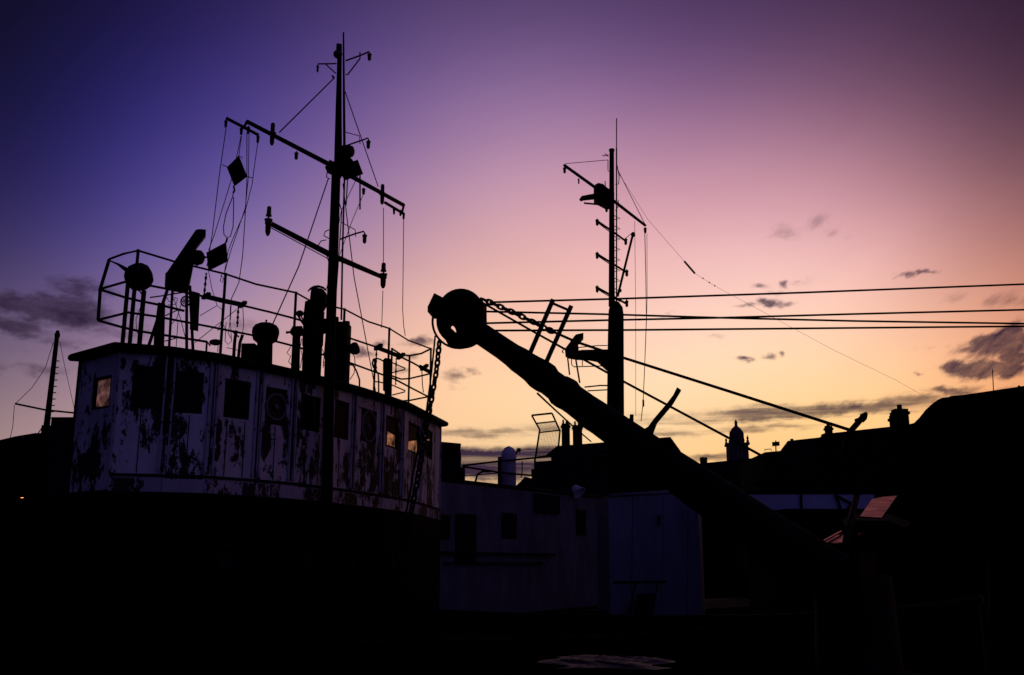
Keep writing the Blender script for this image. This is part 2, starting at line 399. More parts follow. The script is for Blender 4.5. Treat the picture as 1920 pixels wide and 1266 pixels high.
# ------------------------------------------------------------------ mesh builder
class MB:
    def __init__(s):
        s.v, s.f, s.sm = [], [], []

    def add(s, vs, fs, smooth=False):
        o = len(s.v)
        s.v += [Vector(v) for v in vs]
        s.f += [tuple(i + o for i in f) for f in fs]
        s.sm += [smooth] * len(fs)
        return s

    def tube(s, pts, r, n=8, closed=False):
        pts = [Vector(p) for p in pts]
        k = len(pts)
        rr = list(r) if isinstance(r, (list, tuple)) else [r] * k
        vs, fs = [], []
        ref = None
        for i, p in enumerate(pts):
            a = pts[i - 1] if (i > 0 or closed) else p
            b = pts[(i + 1) % k] if (i < k - 1 or closed) else p
            t = (b - a)
            t = t.normalized() if t.length > 1e-9 else Vector((0, 0, 1))
            if ref is None:
                ref = t.orthogonal().normalized()
            x = (ref - t * ref.dot(t))
            x = x.normalized() if x.length > 1e-6 else t.orthogonal().normalized()
            y = t.cross(x)
            ref = x
            for j in range(n):
                an = 2 * math.pi * (j + .5) / n
                vs.append(p + (x * math.cos(an) + y * math.sin(an)) * rr[i])
        for i in range(k if closed else k - 1):
            i2 = (i + 1) % k
            for j in range(n):
                fs.append((i * n + j, i * n + (j + 1) % n, i2 * n + (j + 1) % n, i2 * n + j))
        s.add(vs, fs, n > 5)
        if not closed:
            o = len(s.v) - k * n
            s.f += [tuple(o + j for j in reversed(range(n))), tuple(o + (k - 1) * n + j for j in range(n))]
            s.sm += [False, False]
        return s

    def lathe(s, c, ax, prof, n=20):
        """prof: (distance along axis, radius)"""
        c, ax = Vector(c), Vector(ax).normalized()
        x = ax.orthogonal().normalized(); y = ax.cross(x)
        vs, fs = [], []
        for h, r in prof:
            for j in range(n):
                an = 2 * math.pi * j / n
                vs.append(c + ax * h + (x * math.cos(an) + y * math.sin(an)) * max(r, .0005))
        for i in range(len(prof) - 1):
            for j in range(n):
                fs.append((i * n + j, i * n + (j + 1) % n, (i + 1) * n + (j + 1) % n, (i + 1) * n + j))
        s.add(vs, fs, True)
        o = len(s.v) - len(vs)
        s.f += [tuple(o + j for j in reversed(range(n))), tuple(o + (len(prof) - 1) * n + j for j in range(n))]
        s.sm += [False, False]
        return s

    def ball(s, c, r, sc=(1, 1, 1), n=16):
        c = Vector(c)
        prof = [(-math.cos(math.pi * i / 10), math.sin(math.pi * i / 10)) for i in range(11)]
        vs, fs = [], []
        for h, q in prof:
            for j in range(n):
                an = 2 * math.pi * j / n
                vs.append(c + Vector((q * math.cos(an) * r * sc[0], q * math.sin(an) * r * sc[1], h * r * sc[2])))
        for i in range(10):
            for j in range(n):
                fs.append((i * n + j, i * n + (j + 1) % n, (i + 1) * n + (j + 1) % n, (i + 1) * n + j))
        return s.add(vs, fs, True)

    def beam(s, a, b, w, h, up=(0, 0, 1)):
        a, b = Vector(a), Vector(b)
        t = (b - a).normalized()
        x = t.cross(Vector(up))
        x = x.normalized() if x.length > 1e-4 else t.orthogonal().normalized()
        y = x.cross(t).normalized()
        vs = []
        for p in (a, b):
            for sx, sy in ((-1, -1), (1, -1), (1, 1), (-1, 1)):
                vs.append(p + x * (w / 2 * sx) + y * (h / 2 * sy))
        return s.add(vs, [(3, 2, 1, 0), (4, 5, 6, 7), (0, 1, 5, 4), (1, 2, 6, 5), (2, 3, 7, 6), (3, 0, 4, 7)])

    def box(s, x0, x1, y0, y1, z0, z1):
        return s.add([(x0, y0, z0), (x1, y0, z0), (x1, y1, z0), (x0, y1, z0), (x0, y0, z1), (x1, y0, z1), (x1, y1, z1), (x0, y1, z1)],
                     [(3, 2, 1, 0), (4, 5, 6, 7), (0, 1, 5, 4), (1, 2, 6, 5), (2, 3, 7, 6), (3, 0, 4, 7)])

    def prism(s, front, back):
        n = len(front)
        fs = [tuple(range(n)), tuple(reversed(range(n, 2 * n)))]
        for i in range(n):
            j = (i + 1) % n
            fs.append((j, i, n + i, n + j))
        return s.add(list(front) + list(back), fs)

    def plate(s, pix, Y, t, dx=None):
        """outline with its own distance and real thickness t"""
        fr = [P(x, y, Y) for x, y in pix]
        if dx is None:      # set square to its own line of sight
            dx = t * sum(p.x for p in fr) / len(fr) / Y
        return s.prism(fr, [p + Vector((dx, t, 0)) for p in fr])

    def slab(s, plan, z0, z1):
        return s.prism([Vector((x, y, z1)) for x, y in plan], [Vector((x, y, z0)) for x, y in plan])

    def build(s, name, m, parent=None, label=None):
        me = bpy.data.meshes.new(name)
        lo = Vector((min(v.x for v in s.v), min(v.y for v in s.v), min(v.z for v in s.v)))
        hi = Vector((max(v.x for v in s.v), max(v.y for v in s.v), max(v.z for v in s.v)))
        c = Vector(((lo.x + hi.x) / 2, (lo.y + hi.y) / 2, lo.z))
        me.from_pydata([tuple(v - c) for v in s.v], [], s.f)
        me.polygons.foreach_set('use_smooth', s.sm)
        me.materials.append(M[m] if isinstance(m, str) else m)
        me.update()
        import bmesh
        bm = bmesh.new(); bm.from_mesh(me)
        bmesh.ops.recalc_face_normals(bm, faces=bm.faces)
        bm.to_mesh(me); bm.free()
        o = bpy.data.objects.new(name, me)
        col.objects.link(o)
        org[o] = c
        if parent is not None:
            o.parent = parent
            o.location = c - org[parent]
        else:
            o.location = c
        if label:
            o['label'] = label
        return o


org = {}


def tag(o, label=None, cat=None, group=None, kind=None):
    for k, v in (('label', label), ('category', cat), ('group', group), ('kind', kind)):
        if v:
            o[k] = v
    return o


def thing(name, loc, label, cat, group=None):
    o = bpy.data.objects.new(name, None)
    o.empty_display_size = .3
    col.objects.link(o)
    o.location = loc
    org[o] = Vector(loc)
    return tag(o, label, cat, group)


def m_(px, Y):
    return px * Y / F


def tp(pts, r):
    """tube through (px,py,Y) points, radius in photo pixels at the first point"""
    b = MB()
    b.tube([P(*p) for p in pts], [m_(r, p[2]) for p in pts])
    return b


def sag(a, b, drop, n=14):
    a, b = Vector(a), Vector(b)
    return [a.lerp(b, i / n) - Vector((0, 0, drop * 4 * (i / n) * (1 - i / n))) for i in range(n + 1)]


# ================================================================== SETTING
AX = Vector((.849, -.528, 0))      # bow direction of the near ship
SX = Vector((.528, .849, 0))       # athwart, away from the quay
tag(MB().box(-2500, 2500, -500, 4500, -6, -1.7).build('water', 'water'), kind='structure')
q0 = Vector((1.2, 12.35, 0)) - SX * .1
qa, qb = q0 - AX * 90, q0 + AX * 90
inn = SX * -120
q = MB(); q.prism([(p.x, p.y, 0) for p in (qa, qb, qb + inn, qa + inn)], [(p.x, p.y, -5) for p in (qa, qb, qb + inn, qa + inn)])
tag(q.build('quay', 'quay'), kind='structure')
fq = MB(); fq.slab([(11, 31), (26, 24), (900, 24), (900, 2500), (-900, 2500), (-900, 75), (-40, 60), (8, 56)], -5, .25)
tag(fq.build('far_quay', 'quay'), kind='structure')

# ================================================================== NEAR SHIP
ZB = 0.0
B_foot = P(203, 918, 17.0); ZB = B_foot.z
foot = [PZ(x, y, ZB) for x, y in ((203, 918), (369, 921), (500, 929), (605, 938), (755, 957), (823, 973))]


def zat(x, y, w):   # height of the pixel (x,y) above plan position w
    return P(x, y, w.y).z


ZT = zat(232, 650, foot[0])        # top of the wheelhouse wall
roof_px = ((143, 662), (226, 639), (330, 651), (420, 664), (543, 690), (655, 719), (761, 752), (831, 788))
ZR = P(226, 639, foot[0].y - .16).z
roof = [PZ(x, y, ZR) for x, y in roof_px]
ship = thing('fishing_trawler', (-4.2, 21.5, -1.7), 'old trawler with flaking white wheelhouse, tall signal mast and roof radar', 'ship')


def smooth_plan(pts, n):
    """Catmull-Rom through plan points -> dense list"""
    out = []
    p = [pts[0] * 2 - pts[1]] + list(pts) + [pts[-1] * 2 - pts[-2]]
    for i in range(1, len(p) - 2):
        for k in range(n):
            t = k / n
            a, b, c, d = p[i - 1], p[i], p[i + 1], p[i + 2]
            out.append(.5 * ((2 * b) + (c - a) * t + (2 * a - 5 * b + 4 * c - d) * t * t + (3 * b - a - 3 * c + d) * t ** 3))
    out.append(pts[-1].copy())
    return out


dense = smooth_plan(foot, 24)


def plan_at(px):
    """point of the wheelhouse front whose mid height shows at photo column px"""
    best, bd = None, 1e9
    for a in dense:
        x, _ = PX(Vector((a.x, a.y, (ZB + ZT) / 2)))
        if abs(x - px) < bd:
            bd, best = abs(x - px), a
    return Vector((best.x, best.y, 0))


BAYS = [None, 312, 396, 481, 547, 611, 663, 713, 754, 789, None]
Q = [Vector((foot[0].x, foot[0].y, 0))] + [plan_at(b) for b in BAYS[1:-1]] + [Vector((foot[-1].x, foot[-1].y, 0))]
WIN = [(242, 300, 687, 767), (323, 377, 697, 775), (417, 465, 713, 785), (495, 535, 728, 797), (561, 598, 742, 808), (625, 652, 752, 823),
       (675, 704, 768, 830), (722, 745, 782, 840), (764, 786, 795, 850), (796, 809, 806, 860)]
BACK = (-AX) * 2.0
Q_L = Q[0] + Vector((PZ(150, 668, ZT).x - Q[0].x, PZ(150, 668, ZT).y - Q[0].y, 0)) * 1.0
BACK = Vector((Q_L.x - Q[0].x, Q_L.y - Q[0].y, 0))
QB = [p + BACK for p in Q]


def panel(mb, a, b, z0, z1, hole=None, th=.07, wmb=None, gmb=None):
    """one flat bay of wall from plan a to plan b; hole = (u0,u1,w0,w1) as fractions / heights"""
    d = (b - a); ln = d.length; t = d / ln
    nrm = Vector((t.y, -t.x, 0))
    if nrm.dot(CO - (a + b) / 2) < 0 and False:
        nrm = -nrm
    us = [0, 1] if not hole else [0, hole[0], hole[1], 1]
    zs = [z0, z1] if not hole else [z0, hole[2], hole[3], z1]

    def pt(u, z, off):
        p = a + d * u - nrm * off
        return Vector((p.x, p.y, z))
    for off, mb in ((0, mb), (th, lining)):
        for i in range(len(us) - 1):
            for k in range(len(zs) - 1):
                if hole and i == 1 and k == 1:
                    continue
                mb.add([pt(us[i], zs[k], off), pt(us[i + 1], zs[k], off), pt(us[i + 1], zs[k + 1], off), pt(us[i], zs[k + 1], off)], [(0, 1, 2, 3)])
    if hole:
        u0, u1, h0, h1 = hole
        for (ua, za), (ub, zb) in (((u0, h0), (u1, h0)), ((u1, h0), (u1, h1)), ((u1, h1), (u0, h1)), ((u0, h1), (u0, h0))):
            mb.add([pt(ua, za, 0), pt(ub, zb, 0), pt(ub, zb, th), pt(ua, za, th)], [(0, 1, 2, 3)])
    return pt, nrm, t, ln


wall = MB()
lining = MB()
wins = []
for i in range(10):
    a, b = Q[i], Q[i + 1]
    xm = .5 * (ZB + ZT)
    xa, xb = PX(Vector((a.x, a.y, xm)))[0], PX(Vector((b.x, b.y, xm)))[0]
    x0, x1, y0, y1 = WIN[i]
    u0, u1 = max(.06, (x0 - xa) / (xb - xa)), min(.94, (x1 - xa) / (xb - xa))
    mid = a.lerp(b, (u0 + u1) / 2)
    h1, h0 = zat((x0 + x1) / 2, y0, mid), zat((x0 + x1) / 2, y1, mid)
    pt, nrm, t, ln = panel(wall, a, b, ZB, ZT, (u0, u1, h0, h1))
    wins.append((pt, nrm, t, ln, u0, u1, h0, h1))
# side wall at the near corner, with its window
a, b = Q_L, Q[0]
xa, xb = PX(Vector((a.x, a.y, xm)))[0], PX(Vector((b.x, b.y, xm)))[0]
u0, u1 = (170 - xa) / (xb - xa), (203 - xa) / (xb - xa)
mid = a.lerp(b, (u0 + u1) / 2)
pt, nrm, t, ln = panel(wall, a, b, ZB, ZT, (u0, u1, zat(186, 767, mid), zat(186, 706, mid)))
wins.append((pt, nrm, t, ln, u0, u1, zat(186, 767, mid), zat(186, 706, mid)))
# after wall and far end wall, open where the photograph sees through them
za, zb = ZB + .9, ZT - .35
panel(wall, QB[1], QB[0], ZB, ZT, (.04, .96, za, zb))
for i in range(1, 9):
    panel(wall, QB[i + 1], QB[i], ZB, ZT)
for i in range(9, 10):
    panel(wall, QB[i + 1], QB[i], ZB, ZT, (.06, .94, za - .3, zb + .1))
panel(wall, Q[-1], QB[-1], ZB, ZT, (.08, .92, za - .3, zb + .1))
wheel = wall.build('wheelhouse', 'wall', ship)
lining.build('cabin_lining', 'inner', wheel)
fl = MB(); fl.slab([(p.x, p.y) for p in [x.lerp((Q[4] + QB[4]) / 2, .02) for x in Q + QB[::-1]]], ZB - .02, ZB + .03); fl.build('floor', 'inner', wheel)
for k, (pt, nrm, t, ln, u0, u1, h0, h1) in enumerate(wins):
    fw = .045 / ln
    fr = MB()
    for (ua, ub, va, vb) in ((u0, u1, h0, h0 + .045), (u0, u1, h1 - .045, h1), (u0, u0 + fw, h0 + .045, h1 - .045), (u1 - fw, u1, h0 + .045, h1 - .045)):
        f_ = [pt(ua, va, .012), pt(ub, va, .012), pt(ub, vb, .012), pt(ua, vb, .012)]
        g_ = [pt(ua, va, .058), pt(ub, va, .058), pt(ub, vb, .058), pt(ua, vb, .058)]
        fr.prism(f_, g_)
    # one pane, glazed into the frame
    wf = fr.build('window', 'frame', wheel)
    ua, ub, va, vb = u0 + fw, u1 - fw, h0 + .045, h1 - .045
    gl = MB(); gl.prism([pt(ua, va, .032), pt(ub, va, .032), pt(ub, vb, .032), pt(ua, vb, .032)], [pt(ua, va, .038), pt(ub, va, .038), pt(ub, vb, .038), pt(ua, vb, .038)])
    gl.build('glass_pane', 'glassd' if k in (3, 6, 7, 8, 9, 10) else 'glass', wheel)
    if k in (3, 6):          # spinning clear view screens
        c = pt((u0 + u1) / 2, (h0 + h1) / 2 - .01, -.01)
        rad = min((u1 - u0) * ln, h1 - h0) * .46
        xx = t; ring = MB()
        ring.tube([c + (xx * math.cos(2 * math.pi * j / 28) + Vector((0, 0, 1)) * math.sin(2 * math.pi * j / 28)) * rad for j in range(28)], .019, 6, True)
        ring.lathe(c - nrm * .02, nrm, [(0, .05), (.03, .05), (.04, .02)], 12)
        ring.build('clear_view_screen', 'pale', wheel, 'round clear view screen with pale rim')
# raised battens, skirting and cornice of the wheelhouse
sk = MB()
for i, p in enumerate(Q):
    for dx in ((-.07, .07) if 0 < i < 10 else (0.0,)):
        d = (Q[min(i + 1, 10)] - Q[max(i - 1, 0)]).normalized(); nn = Vector((d.y, -d.x, 0))
        c = p + d * dx
        bat = MB(); bat.beam((c + nn * .012).to_3d() + Vector((0, 0, ZB + .30)), (c + nn * .012).to_3d() + Vector((0, 0, ZT - .02)), .045, .03, up=d)
        bat.build('batten', 'trim', wheel)
for i in range(10):
    d = (Q[i + 1] - Q[i]).normalized(); nn = Vector((d.y, -d.x, 0))
    f_ = [Q[i] + nn * .045, Q[i + 1] + nn * .045]
    sk.prism([Vector((f_[0].x, f_[0].y, ZB - .03)), Vector((f_[1].x, f_[1].y, ZB - .03)), Vector((f_[1].x, f_[1].y, ZB + .2)), Vector((f_[0].x, f_[0].y, ZB + .2))],
             [Vector((Q[i].x, Q[i].y, ZB - .03)) + nn * .004, Vector((Q[i + 1].x, Q[i + 1].y, ZB - .03)) + nn * .004, Vector((Q[i + 1].x, Q[i + 1].y, ZB + .2)) + nn * .004, Vector((Q[i].x, Q[i].y, ZB + .2)) + nn * .004])
for i, fr_s in ((0, (.5, .97)), (1, (.5,)), (2, (.33, .72)), (3, (.5,)), (4, (.4, .8)), (5, (.5,)), (6, (.35, .65)), (7, (.3, .6)), (8, (.5,)), (9, (.35, .7))):
    for u in fr_s:
        d = (Q[i + 1] - Q[i]).normalized(); nn = Vector((d.y, -d.x, 0)); c = Q[i].lerp(Q[i + 1], u)
        top_ = wins[i][6] - .03 if wins[i][4] - .05 < u < wins[i][5] + .05 else ZT - .04
        b = MB(); b.beam(c + nn * .003 + Vector((0, 0, ZB + .29)), c + nn * .003 + Vector((0, 0, top_)), .016, .014, up=d); b.build('seam', 'frame', wheel)
for i in range(1, 10):
    d = (Q[min(i + 1, 10)] - Q[max(i - 1, 0)]).normalized(); nn = Vector((d.y, -d.x, 0))
    b = MB(); b.beam(Q[i] + nn * .004 + Vector((0, 0, ZB + .3)), Q[i] + nn * .004 + Vector((0, 0, ZT - .03)), .05, .016, up=d); b.build('seam', 'frame', wheel)
sk.build('skirting_board', 'trim', wheel)
rl = MB()
for i in range(10):
    d = (Q[i + 1] - Q[i]).normalized(); nn = Vector((d.y, -d.x, 0))
    rl.beam(Q[i] + nn * .02 + Vector((0, 0, ZB + .25)), Q[i + 1] + nn * .02 + Vector((0, 0, ZB + .25)), .03, .05)
rl.build('rubbing_strip', 'frame', wheel)

# roof: overhangs the wall a little and dips amidships
def roof_z(p):
    """height at which a point over plan p shows on the photographed roof line"""
    lo, hi = ZT - 1.0, ZT + 1.0
    for _ in range(40):
        z = (lo + hi) / 2
        x, y = PX(Vector((p.x, p.y, z)))
        yl_ = roof_px[-1][1] + (x - roof_px[-1][0]) * .5
        for (xa, ya_), (xb, yb_) in zip(roof_px, roof_px[1:]):
            if x <= xb:
                yl_ = ya_ + (x - xa) / (xb - xa) * (yb_ - ya_)
                break
        if y > yl_:
            lo = z
        else:
            hi = z
    return z


cen = (Q[5] + BACK) * 1.0
rim = []
for i, p in enumerate([Q_L] + Q):
    a_ = ([Q_L] + Q)[max(i - 1, 0)]; b_ = ([Q_L] + Q)[min(i + 1, 11)]
    d = (b_ - a_).normalized(); nn = Vector((d.y, -d.x, 0))
    if i in (0, 11):
        nn = nn + (d * .45 if i == 11 else -d * .05)
    rim.append(p + nn * .15)
rimz = [roof_z(p) for p in rim]
far = [p + BACK * 1.15 for p in rim[1:]][::-1]
farz = rimz[1:][::-1]
ring3 = [Vector((p.x, p.y, z)) for p, z in zip(rim + far[:-1], rimz + farz[:-1])]
rf = MB(); rf.prism(ring3, [p - Vector((0, 0, .13)) for p in ring3])
roofo = rf.build('roof', 'tar', ship)
# rolled edge that runs round the roof
ed = MB(); ed.tube([p - Vector((0, 0, .065)) for p in ring3], .072, 8, True); ed.build('roof_edge', 'tar', roofo)
# the wall tops meet the roof
for ob in (wheel, *[c_ for c_ in wheel.children if c_.name.split('.')[0] in ('cabin_lining', 'batten', 'seam')]):
    me_ = ob.data; o_ = org[ob]
    for v in me_.vertices:
        w = v.co + o_
        if w.z > ZT - .06:
            k_ = min(range(12), key=lambda i: (([Q_L] + Q)[i].xy - w.xy).length)
            k2 = min(range(12), key=lambda i: (([Q_L] + Q)[i].xy + BACK.xy - w.xy).length)
            dA = (([Q_L] + Q)[k_].xy - w.xy).length; dB = (([Q_L] + Q)[k2].xy + BACK.xy - w.xy).length
            v.co.z = (rimz[k_] if dA < dB else rimz[k2]) - .10 - o_.z - (ZT - w.z)


def yroof(px, extra=.25):
    """distance of the roof's front edge under photo column px"""
    for (xa, _), (xb, _), a, b in zip(roof_px, roof_px[1:], roof, roof[1:]):
        if xa <= px <= xb:
            t = (px - xa) / (xb - xa)
            return 1 / ((1 - t) / a.y + t / b.y) + extra
    return (roof[0] if px < 200 else roof[-1]).y + extra


# deckhouse under the wheelhouse and hull
dh = MB()
out = [p + (p - (Q[5] + BACK * 1.5)).normalized() * .10 for p in Q]
dplan = [(p.x, p.y) for p in out] + [((p + BACK * 3.2).x, (p + BACK * 3.2).y) for p in out[::-1]]
dh.slab(dplan, -.75, ZB - .035)
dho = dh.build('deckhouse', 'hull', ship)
pd = MB()
for i in (2, 4, 7):
    d = (out[i + 1] - out[i]).normalized(); nn = Vector((d.y, -d.x, 0))
    c = out[i].lerp(out[i + 1], .5) + Vector((0, 0, 1.25))
    MB().lathe(c + nn * .002, nn, [(0, .21), (.05, .21), (.05, .16), (.02, .16), (.02, .0)], 20).build('porthole', 'frame', dho)
dr = MB(); d = (out[6] - out[5]).normalized(); nn = Vector((d.y, -d.x, 0))
c = out[5].lerp(out[6], .5); dr.beam(c + nn * .02 + Vector((0, 0, -.05)), c + nn * .02 + Vector((0, 0, 1.75)), .62, .05, up=d); dr.build('door', 'greyd', dho)

C0 = (Q[0] + Q[-1]) / 2
C0.z = 0
tt = [-13, -11, -8, -3, 2, 6, 9, 11, 12.6, 13.4]
hb = [3.2, 4.2, 5.1, 5.5, 5.4, 4.7, 3.5, 2.2, .9, .12]
sheer = [.35, .2, .05, -.08, -.12, -.05, .08, .25, .45, .6]


def hull_at(i, side, z, k):
    return C0 + AX * tt[i] + SX * (side * hb[i] * k) + Vector((0, 0, z))


hu = MB(); n = len(tt)
rows = []
for zf, k in ((-2.2, .62), (-1.2, .86), (-.5, .95), (None, 1.0)):
    r_ = [hull_at(i, -1, sheer[i] if zf is None else zf, k) for i in range(n)] + [hull_at(i, 1, sheer[i] if zf is None else zf, k) for i in reversed(range(n))]
    rows.append(r_)
vs = [v for r_ in rows for v in r_]; w = 2 * n
fs = [(a * w + j, a * w + (j + 1) % w, (a + 1) * w + (j + 1) % w, (a + 1) * w + j) for a in range(3) for j in range(w)]
hu.add(vs, fs, False)
hu.add([hull_at(i, -1, -.55, .945) for i in range(n)] + [hull_at(i, 1, -.55, .945) for i in reversed(range(n))], [tuple(range(2 * n))])
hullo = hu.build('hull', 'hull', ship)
MB().tube([hull_at(i, -1, sheer[i], 1) for i in range(n)] + [hull_at(i, 1, sheer[i], 1) for i in reversed(range(n))], .08, 6, True).build('bulwark_rail', 'steel', hullo)
MB().tube([hull_at(i, -1, -.62, .955) for i in range(1, n)], .10, 6).build('rubbing_strake', 'steel', hullo)

# ---- roof rails
RH = [.48, 1.0, 1.54]
front = {1: [(188, 542), (237, 528), (278, 535), (345, 548), (400, 560), (455, 573), (505, 585), (555, 598), (600, 613), (655, 634), (700, 649), (740, 664), (775, 681), (806, 699)],
         0: [(184, 600), (240, 586), (290, 593), (390, 612), (470, 628), (555, 650), (655, 680), (740, 711), (770, 727), (803, 744)],
         2: [(205, 486), (232, 476), (259, 470), (325, 490), (370, 501), (423, 514), (480, 533), (555, 549), (580, 563), (610, 572), (646, 580), (690, 603), (730, 616), (765, 638), (808, 654)]}
rail = None
rail_root = MB()
for k in (1,):
    rail_root.tube([PZ(x, y, ZR + RH[k]) for x, y in front[k]], .022)
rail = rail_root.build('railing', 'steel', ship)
MB().tube([PZ(x, y, ZR + RH[0]) for x, y in front[0]], .022).build('lower_rail', 'steel', rail)
MB().tube([PZ(x, y, ZR + RH[2]) for x, y in front[2]], .020, 6).build('top_wire', 'steel', rail)
backs = {1: [(188, 543), (235, 558), (260, 564), (300, 572), (345, 583)], 0: [(184, 601), (230, 614), (260, 621), (330, 632), (388, 641)],
         2: [(808, 654), (790, 663), (768, 667), (752, 665), (735, 654)]}
for k, pts in backs.items():
    MB().tube([PZ(x, y, ZR + RH[k]) for x, y in pts], .024).build('rail_return', 'steel', rail)
MB().tube([PZ(x, y, ZR + 1.0) for x, y in ((806, 701), (768, 710), (752, 711), (735, 705))], .022).build('rail_return', 'steel', rail)
MB().tube([PZ(x, y, ZR + .48) for x, y in ((803, 744), (768, 751), (752, 752), (735, 746))], .022).build('rail_return', 'steel', rail)
for px, py, k in ((259, 470, 2), (423, 514, 2), (555, 549, 2), (646, 580, 2), (730, 616, 2), (808, 654, 2), (768, 667, 2), (735, 654, 2)):
    t_ = PZ(px, py, ZR + RH[k]); MB().tube([t_ + Vector((0, 0, .02)), Vector((t_.x, t_.y, ZR - .25))], .027).build('post', 'steel', rail)
for px, py in ((240, 529), (253, 533)):
    t_ = PZ(px, py, ZR + 1.0); MB().tube([t_, Vector((t_.x, t_.y, ZR - .25))], .036).build('post', 'steel', rail)
MB().tube([PZ(205, 486, ZR + 1.54), PZ(188, 542, ZR + 1.0), PZ(184, 600, ZR + .48)], .03).build('post', 'steel', rail)
# thick boom lashed to the rail with toggles
tpx = MB(); tpx.tube([PZ(x, y, ZR + 1.0) + Vector((0, -.03, 0)) for x, y in ((383, 556), (420, 565), (458, 573))], .048)
for x, y in ((386, 556), (454, 572)):
    tpx.beam(PZ(x - 5, y + 3, ZR + 1.0), PZ(x + 6, y - 5, ZR + 1.0), .07, .06)
tpx.build('lashed_pole', 'steel', rail)
tpx = MB(); tpx.tube([PZ(x, y, ZR + 1.0) + Vector((0, -.03, 0)) for x, y in ((706, 652), (730, 661), (752, 670))], .05)
for x, y in ((709, 652), (751, 669)):
    tpx.beam(PZ(x - 5, y + 3, ZR + 1.0), PZ(x + 6, y - 5, ZR + 1.0), .08, .07)
tpx.build('lashed_pole', 'steel', rail)
tpx = MB(); tpx.beam(PZ(790, 693, ZR + 1.0), PZ(801, 685, ZR + 1.0), .08, .07)
tpx.tube([PZ(x, y, ZR + 1.0) + Vector((0, -.03, 0)) for x, y in ((788, 688), (804, 697))], .05)
tpx.build('lashed_pole', 'steel', rail)


def down(px, py, Y):
    t_ = P(px, py, Y)
    return t_, Vector((t_.x, t_.y, ZR - .25))


# ---- searchlight by the near corner
Y = 17.6
sl = MB(); t_, b_ = down(270, 545, Y); sl.tube([t_, b_], m_(4.6, Y), 10)
slo = sl.build('searchlight', 'smooth', ship)
c = P(262, 519, Y)
ax = Vector((.55, .0, .18)).normalized()
MB().lathe(c, ax, [(-.25, .06), (-.24, .13), (-.19, .20), (-.10, .248), (.02, .262), (.11, .235), (.19, .165), (.225, .05)], 26).build('lamp_body', 'smooth', slo)
hn = MB(); hn.tube([P(206, 489, Y - .05), P(222, 496, Y - .03), P(228, 500, Y - .03), P(240, 508, Y), P(252, 514, Y)], [m_(1.2, Y), m_(2.4, Y), m_(3.6, Y), m_(5, Y), m_(6, Y)])
for i in range(3):
    hn.tube([P(240 + i * 3, 505, Y), P(241 + i * 3, 499 + i, Y)], m_(.8, Y), 5)
hn.build('horn', 'smooth', slo)
MB().tube([P(258, 540, Y), P(266, 552, Y)], m_(1.3, Y)).build('bracket', 'smooth', slo)
MB().tube([P(267, 556, Y), P(264, 575, Y), P(255, 598, Y), P(256, 620, Y), P(262, 634, Y)], m_(.7, Y), 5).build('cable', 'rope', slo)

# ---- radar on its four-legged stand
Y = 18.15
rd = MB()
for (x0, y0, x1, y1, r) in ((319, 528, 279, 648, 3.2), (324, 533, 317, 652, 2.5), (350, 534, 350, 656, 2.9), (356, 536, 362, 660, 2.9)):
    rd.tube([P(x0, y0, Y), P(x1, y1, Y)], m_(r, Y), 6)
rd.tube([P(310, 592, Y), P(332, 582, Y), P(326, 577, Y), P(302, 573, Y)], m_(1.3, Y), 6)
rd.tube([P(309, 640, Y), P(330, 634, Y), P(327, 629, Y)], m_(1.3, Y), 6)
rd.tube([P(281, 558, Y), P(310, 554, Y), P(345, 548, Y)], m_(1.5, Y), 6)
rdo = rd.build('radar', 'steel', ship)
MB().plate([(312, 511), (330, 489), (364, 489), (358, 520), (354, 536), (318, 530), (309, 530), (310, 512)], Y - .2, .5).build('motor_housing', 'smooth', rdo)
# scanner bar, lying across the view and turned end on
sb = MB(); sb.plate([(311, 513), (367, 431), (374, 429.5), (386, 430.5), (386, 441), (365, 468), (352, 496), (322, 526)], Y - .34, .16); sb.build('scanner', 'smooth', rdo)
dm = MB(); c = P(371, 483, Y - .1)
dm.lathe(c, (1, .2, .1), [(-.14, .10), (-.1, .13), (0, .145), (.07, .13), (.11, .08), (.13, .02), (.18, .015)], 18)
dm.tube([P(362, 495, Y), P(370, 498, Y), P(376, 494, Y)], m_(1.1, Y), 5)
dm.build('gearbox', 'smooth', rdo)
MB().plate([(358, 545), (375, 550), (372, 616), (356, 612)], Y - .1, .25).build('junction_box', 'steel', rdo)
MB().plate([(296, 567), (310, 569), (308, 650), (288, 650), (289, 620)], Y - .2, .3).build('locker', 'steel', rdo)
fn = MB(); c = P(348, 565, Y)
for r in (10, 6, 3):
    fn.tube([c + Vector((math.cos(a_ * math.pi / 10) * m_(r * .9, Y), 0, math.sin(a_ * math.pi / 10) * m_(r, Y))) for a_ in range(20)], m_(1.0 if r < 10 else 1.7, Y), 5, True)
fn.tube([P(338, 565, Y), P(358, 565, Y)], m_(.8, Y), 5); fn.tube([P(348, 555, Y), P(348, 575, Y)], m_(.8, Y), 5)
fn.build('caged_lamp', 'steel', rdo)
cb = MB()
for pts in ([(326, 536), (329, 545), (322, 556), (328, 566)], [(322, 556), (333, 560), (330, 571), (315, 572)], [(328, 566), (338, 596), (352, 650)], [(334, 600), (331, 640), (330, 655)],
            [(329, 560), (317, 566), (313, 558)], [(340, 570), (332, 596), (318, 612)]):
    cb = MB(); cb.tube([P(x, y, Y + .1) for x, y in pts], m_(.75, Y), 5); cb.build('cable', 'rope', rdo)

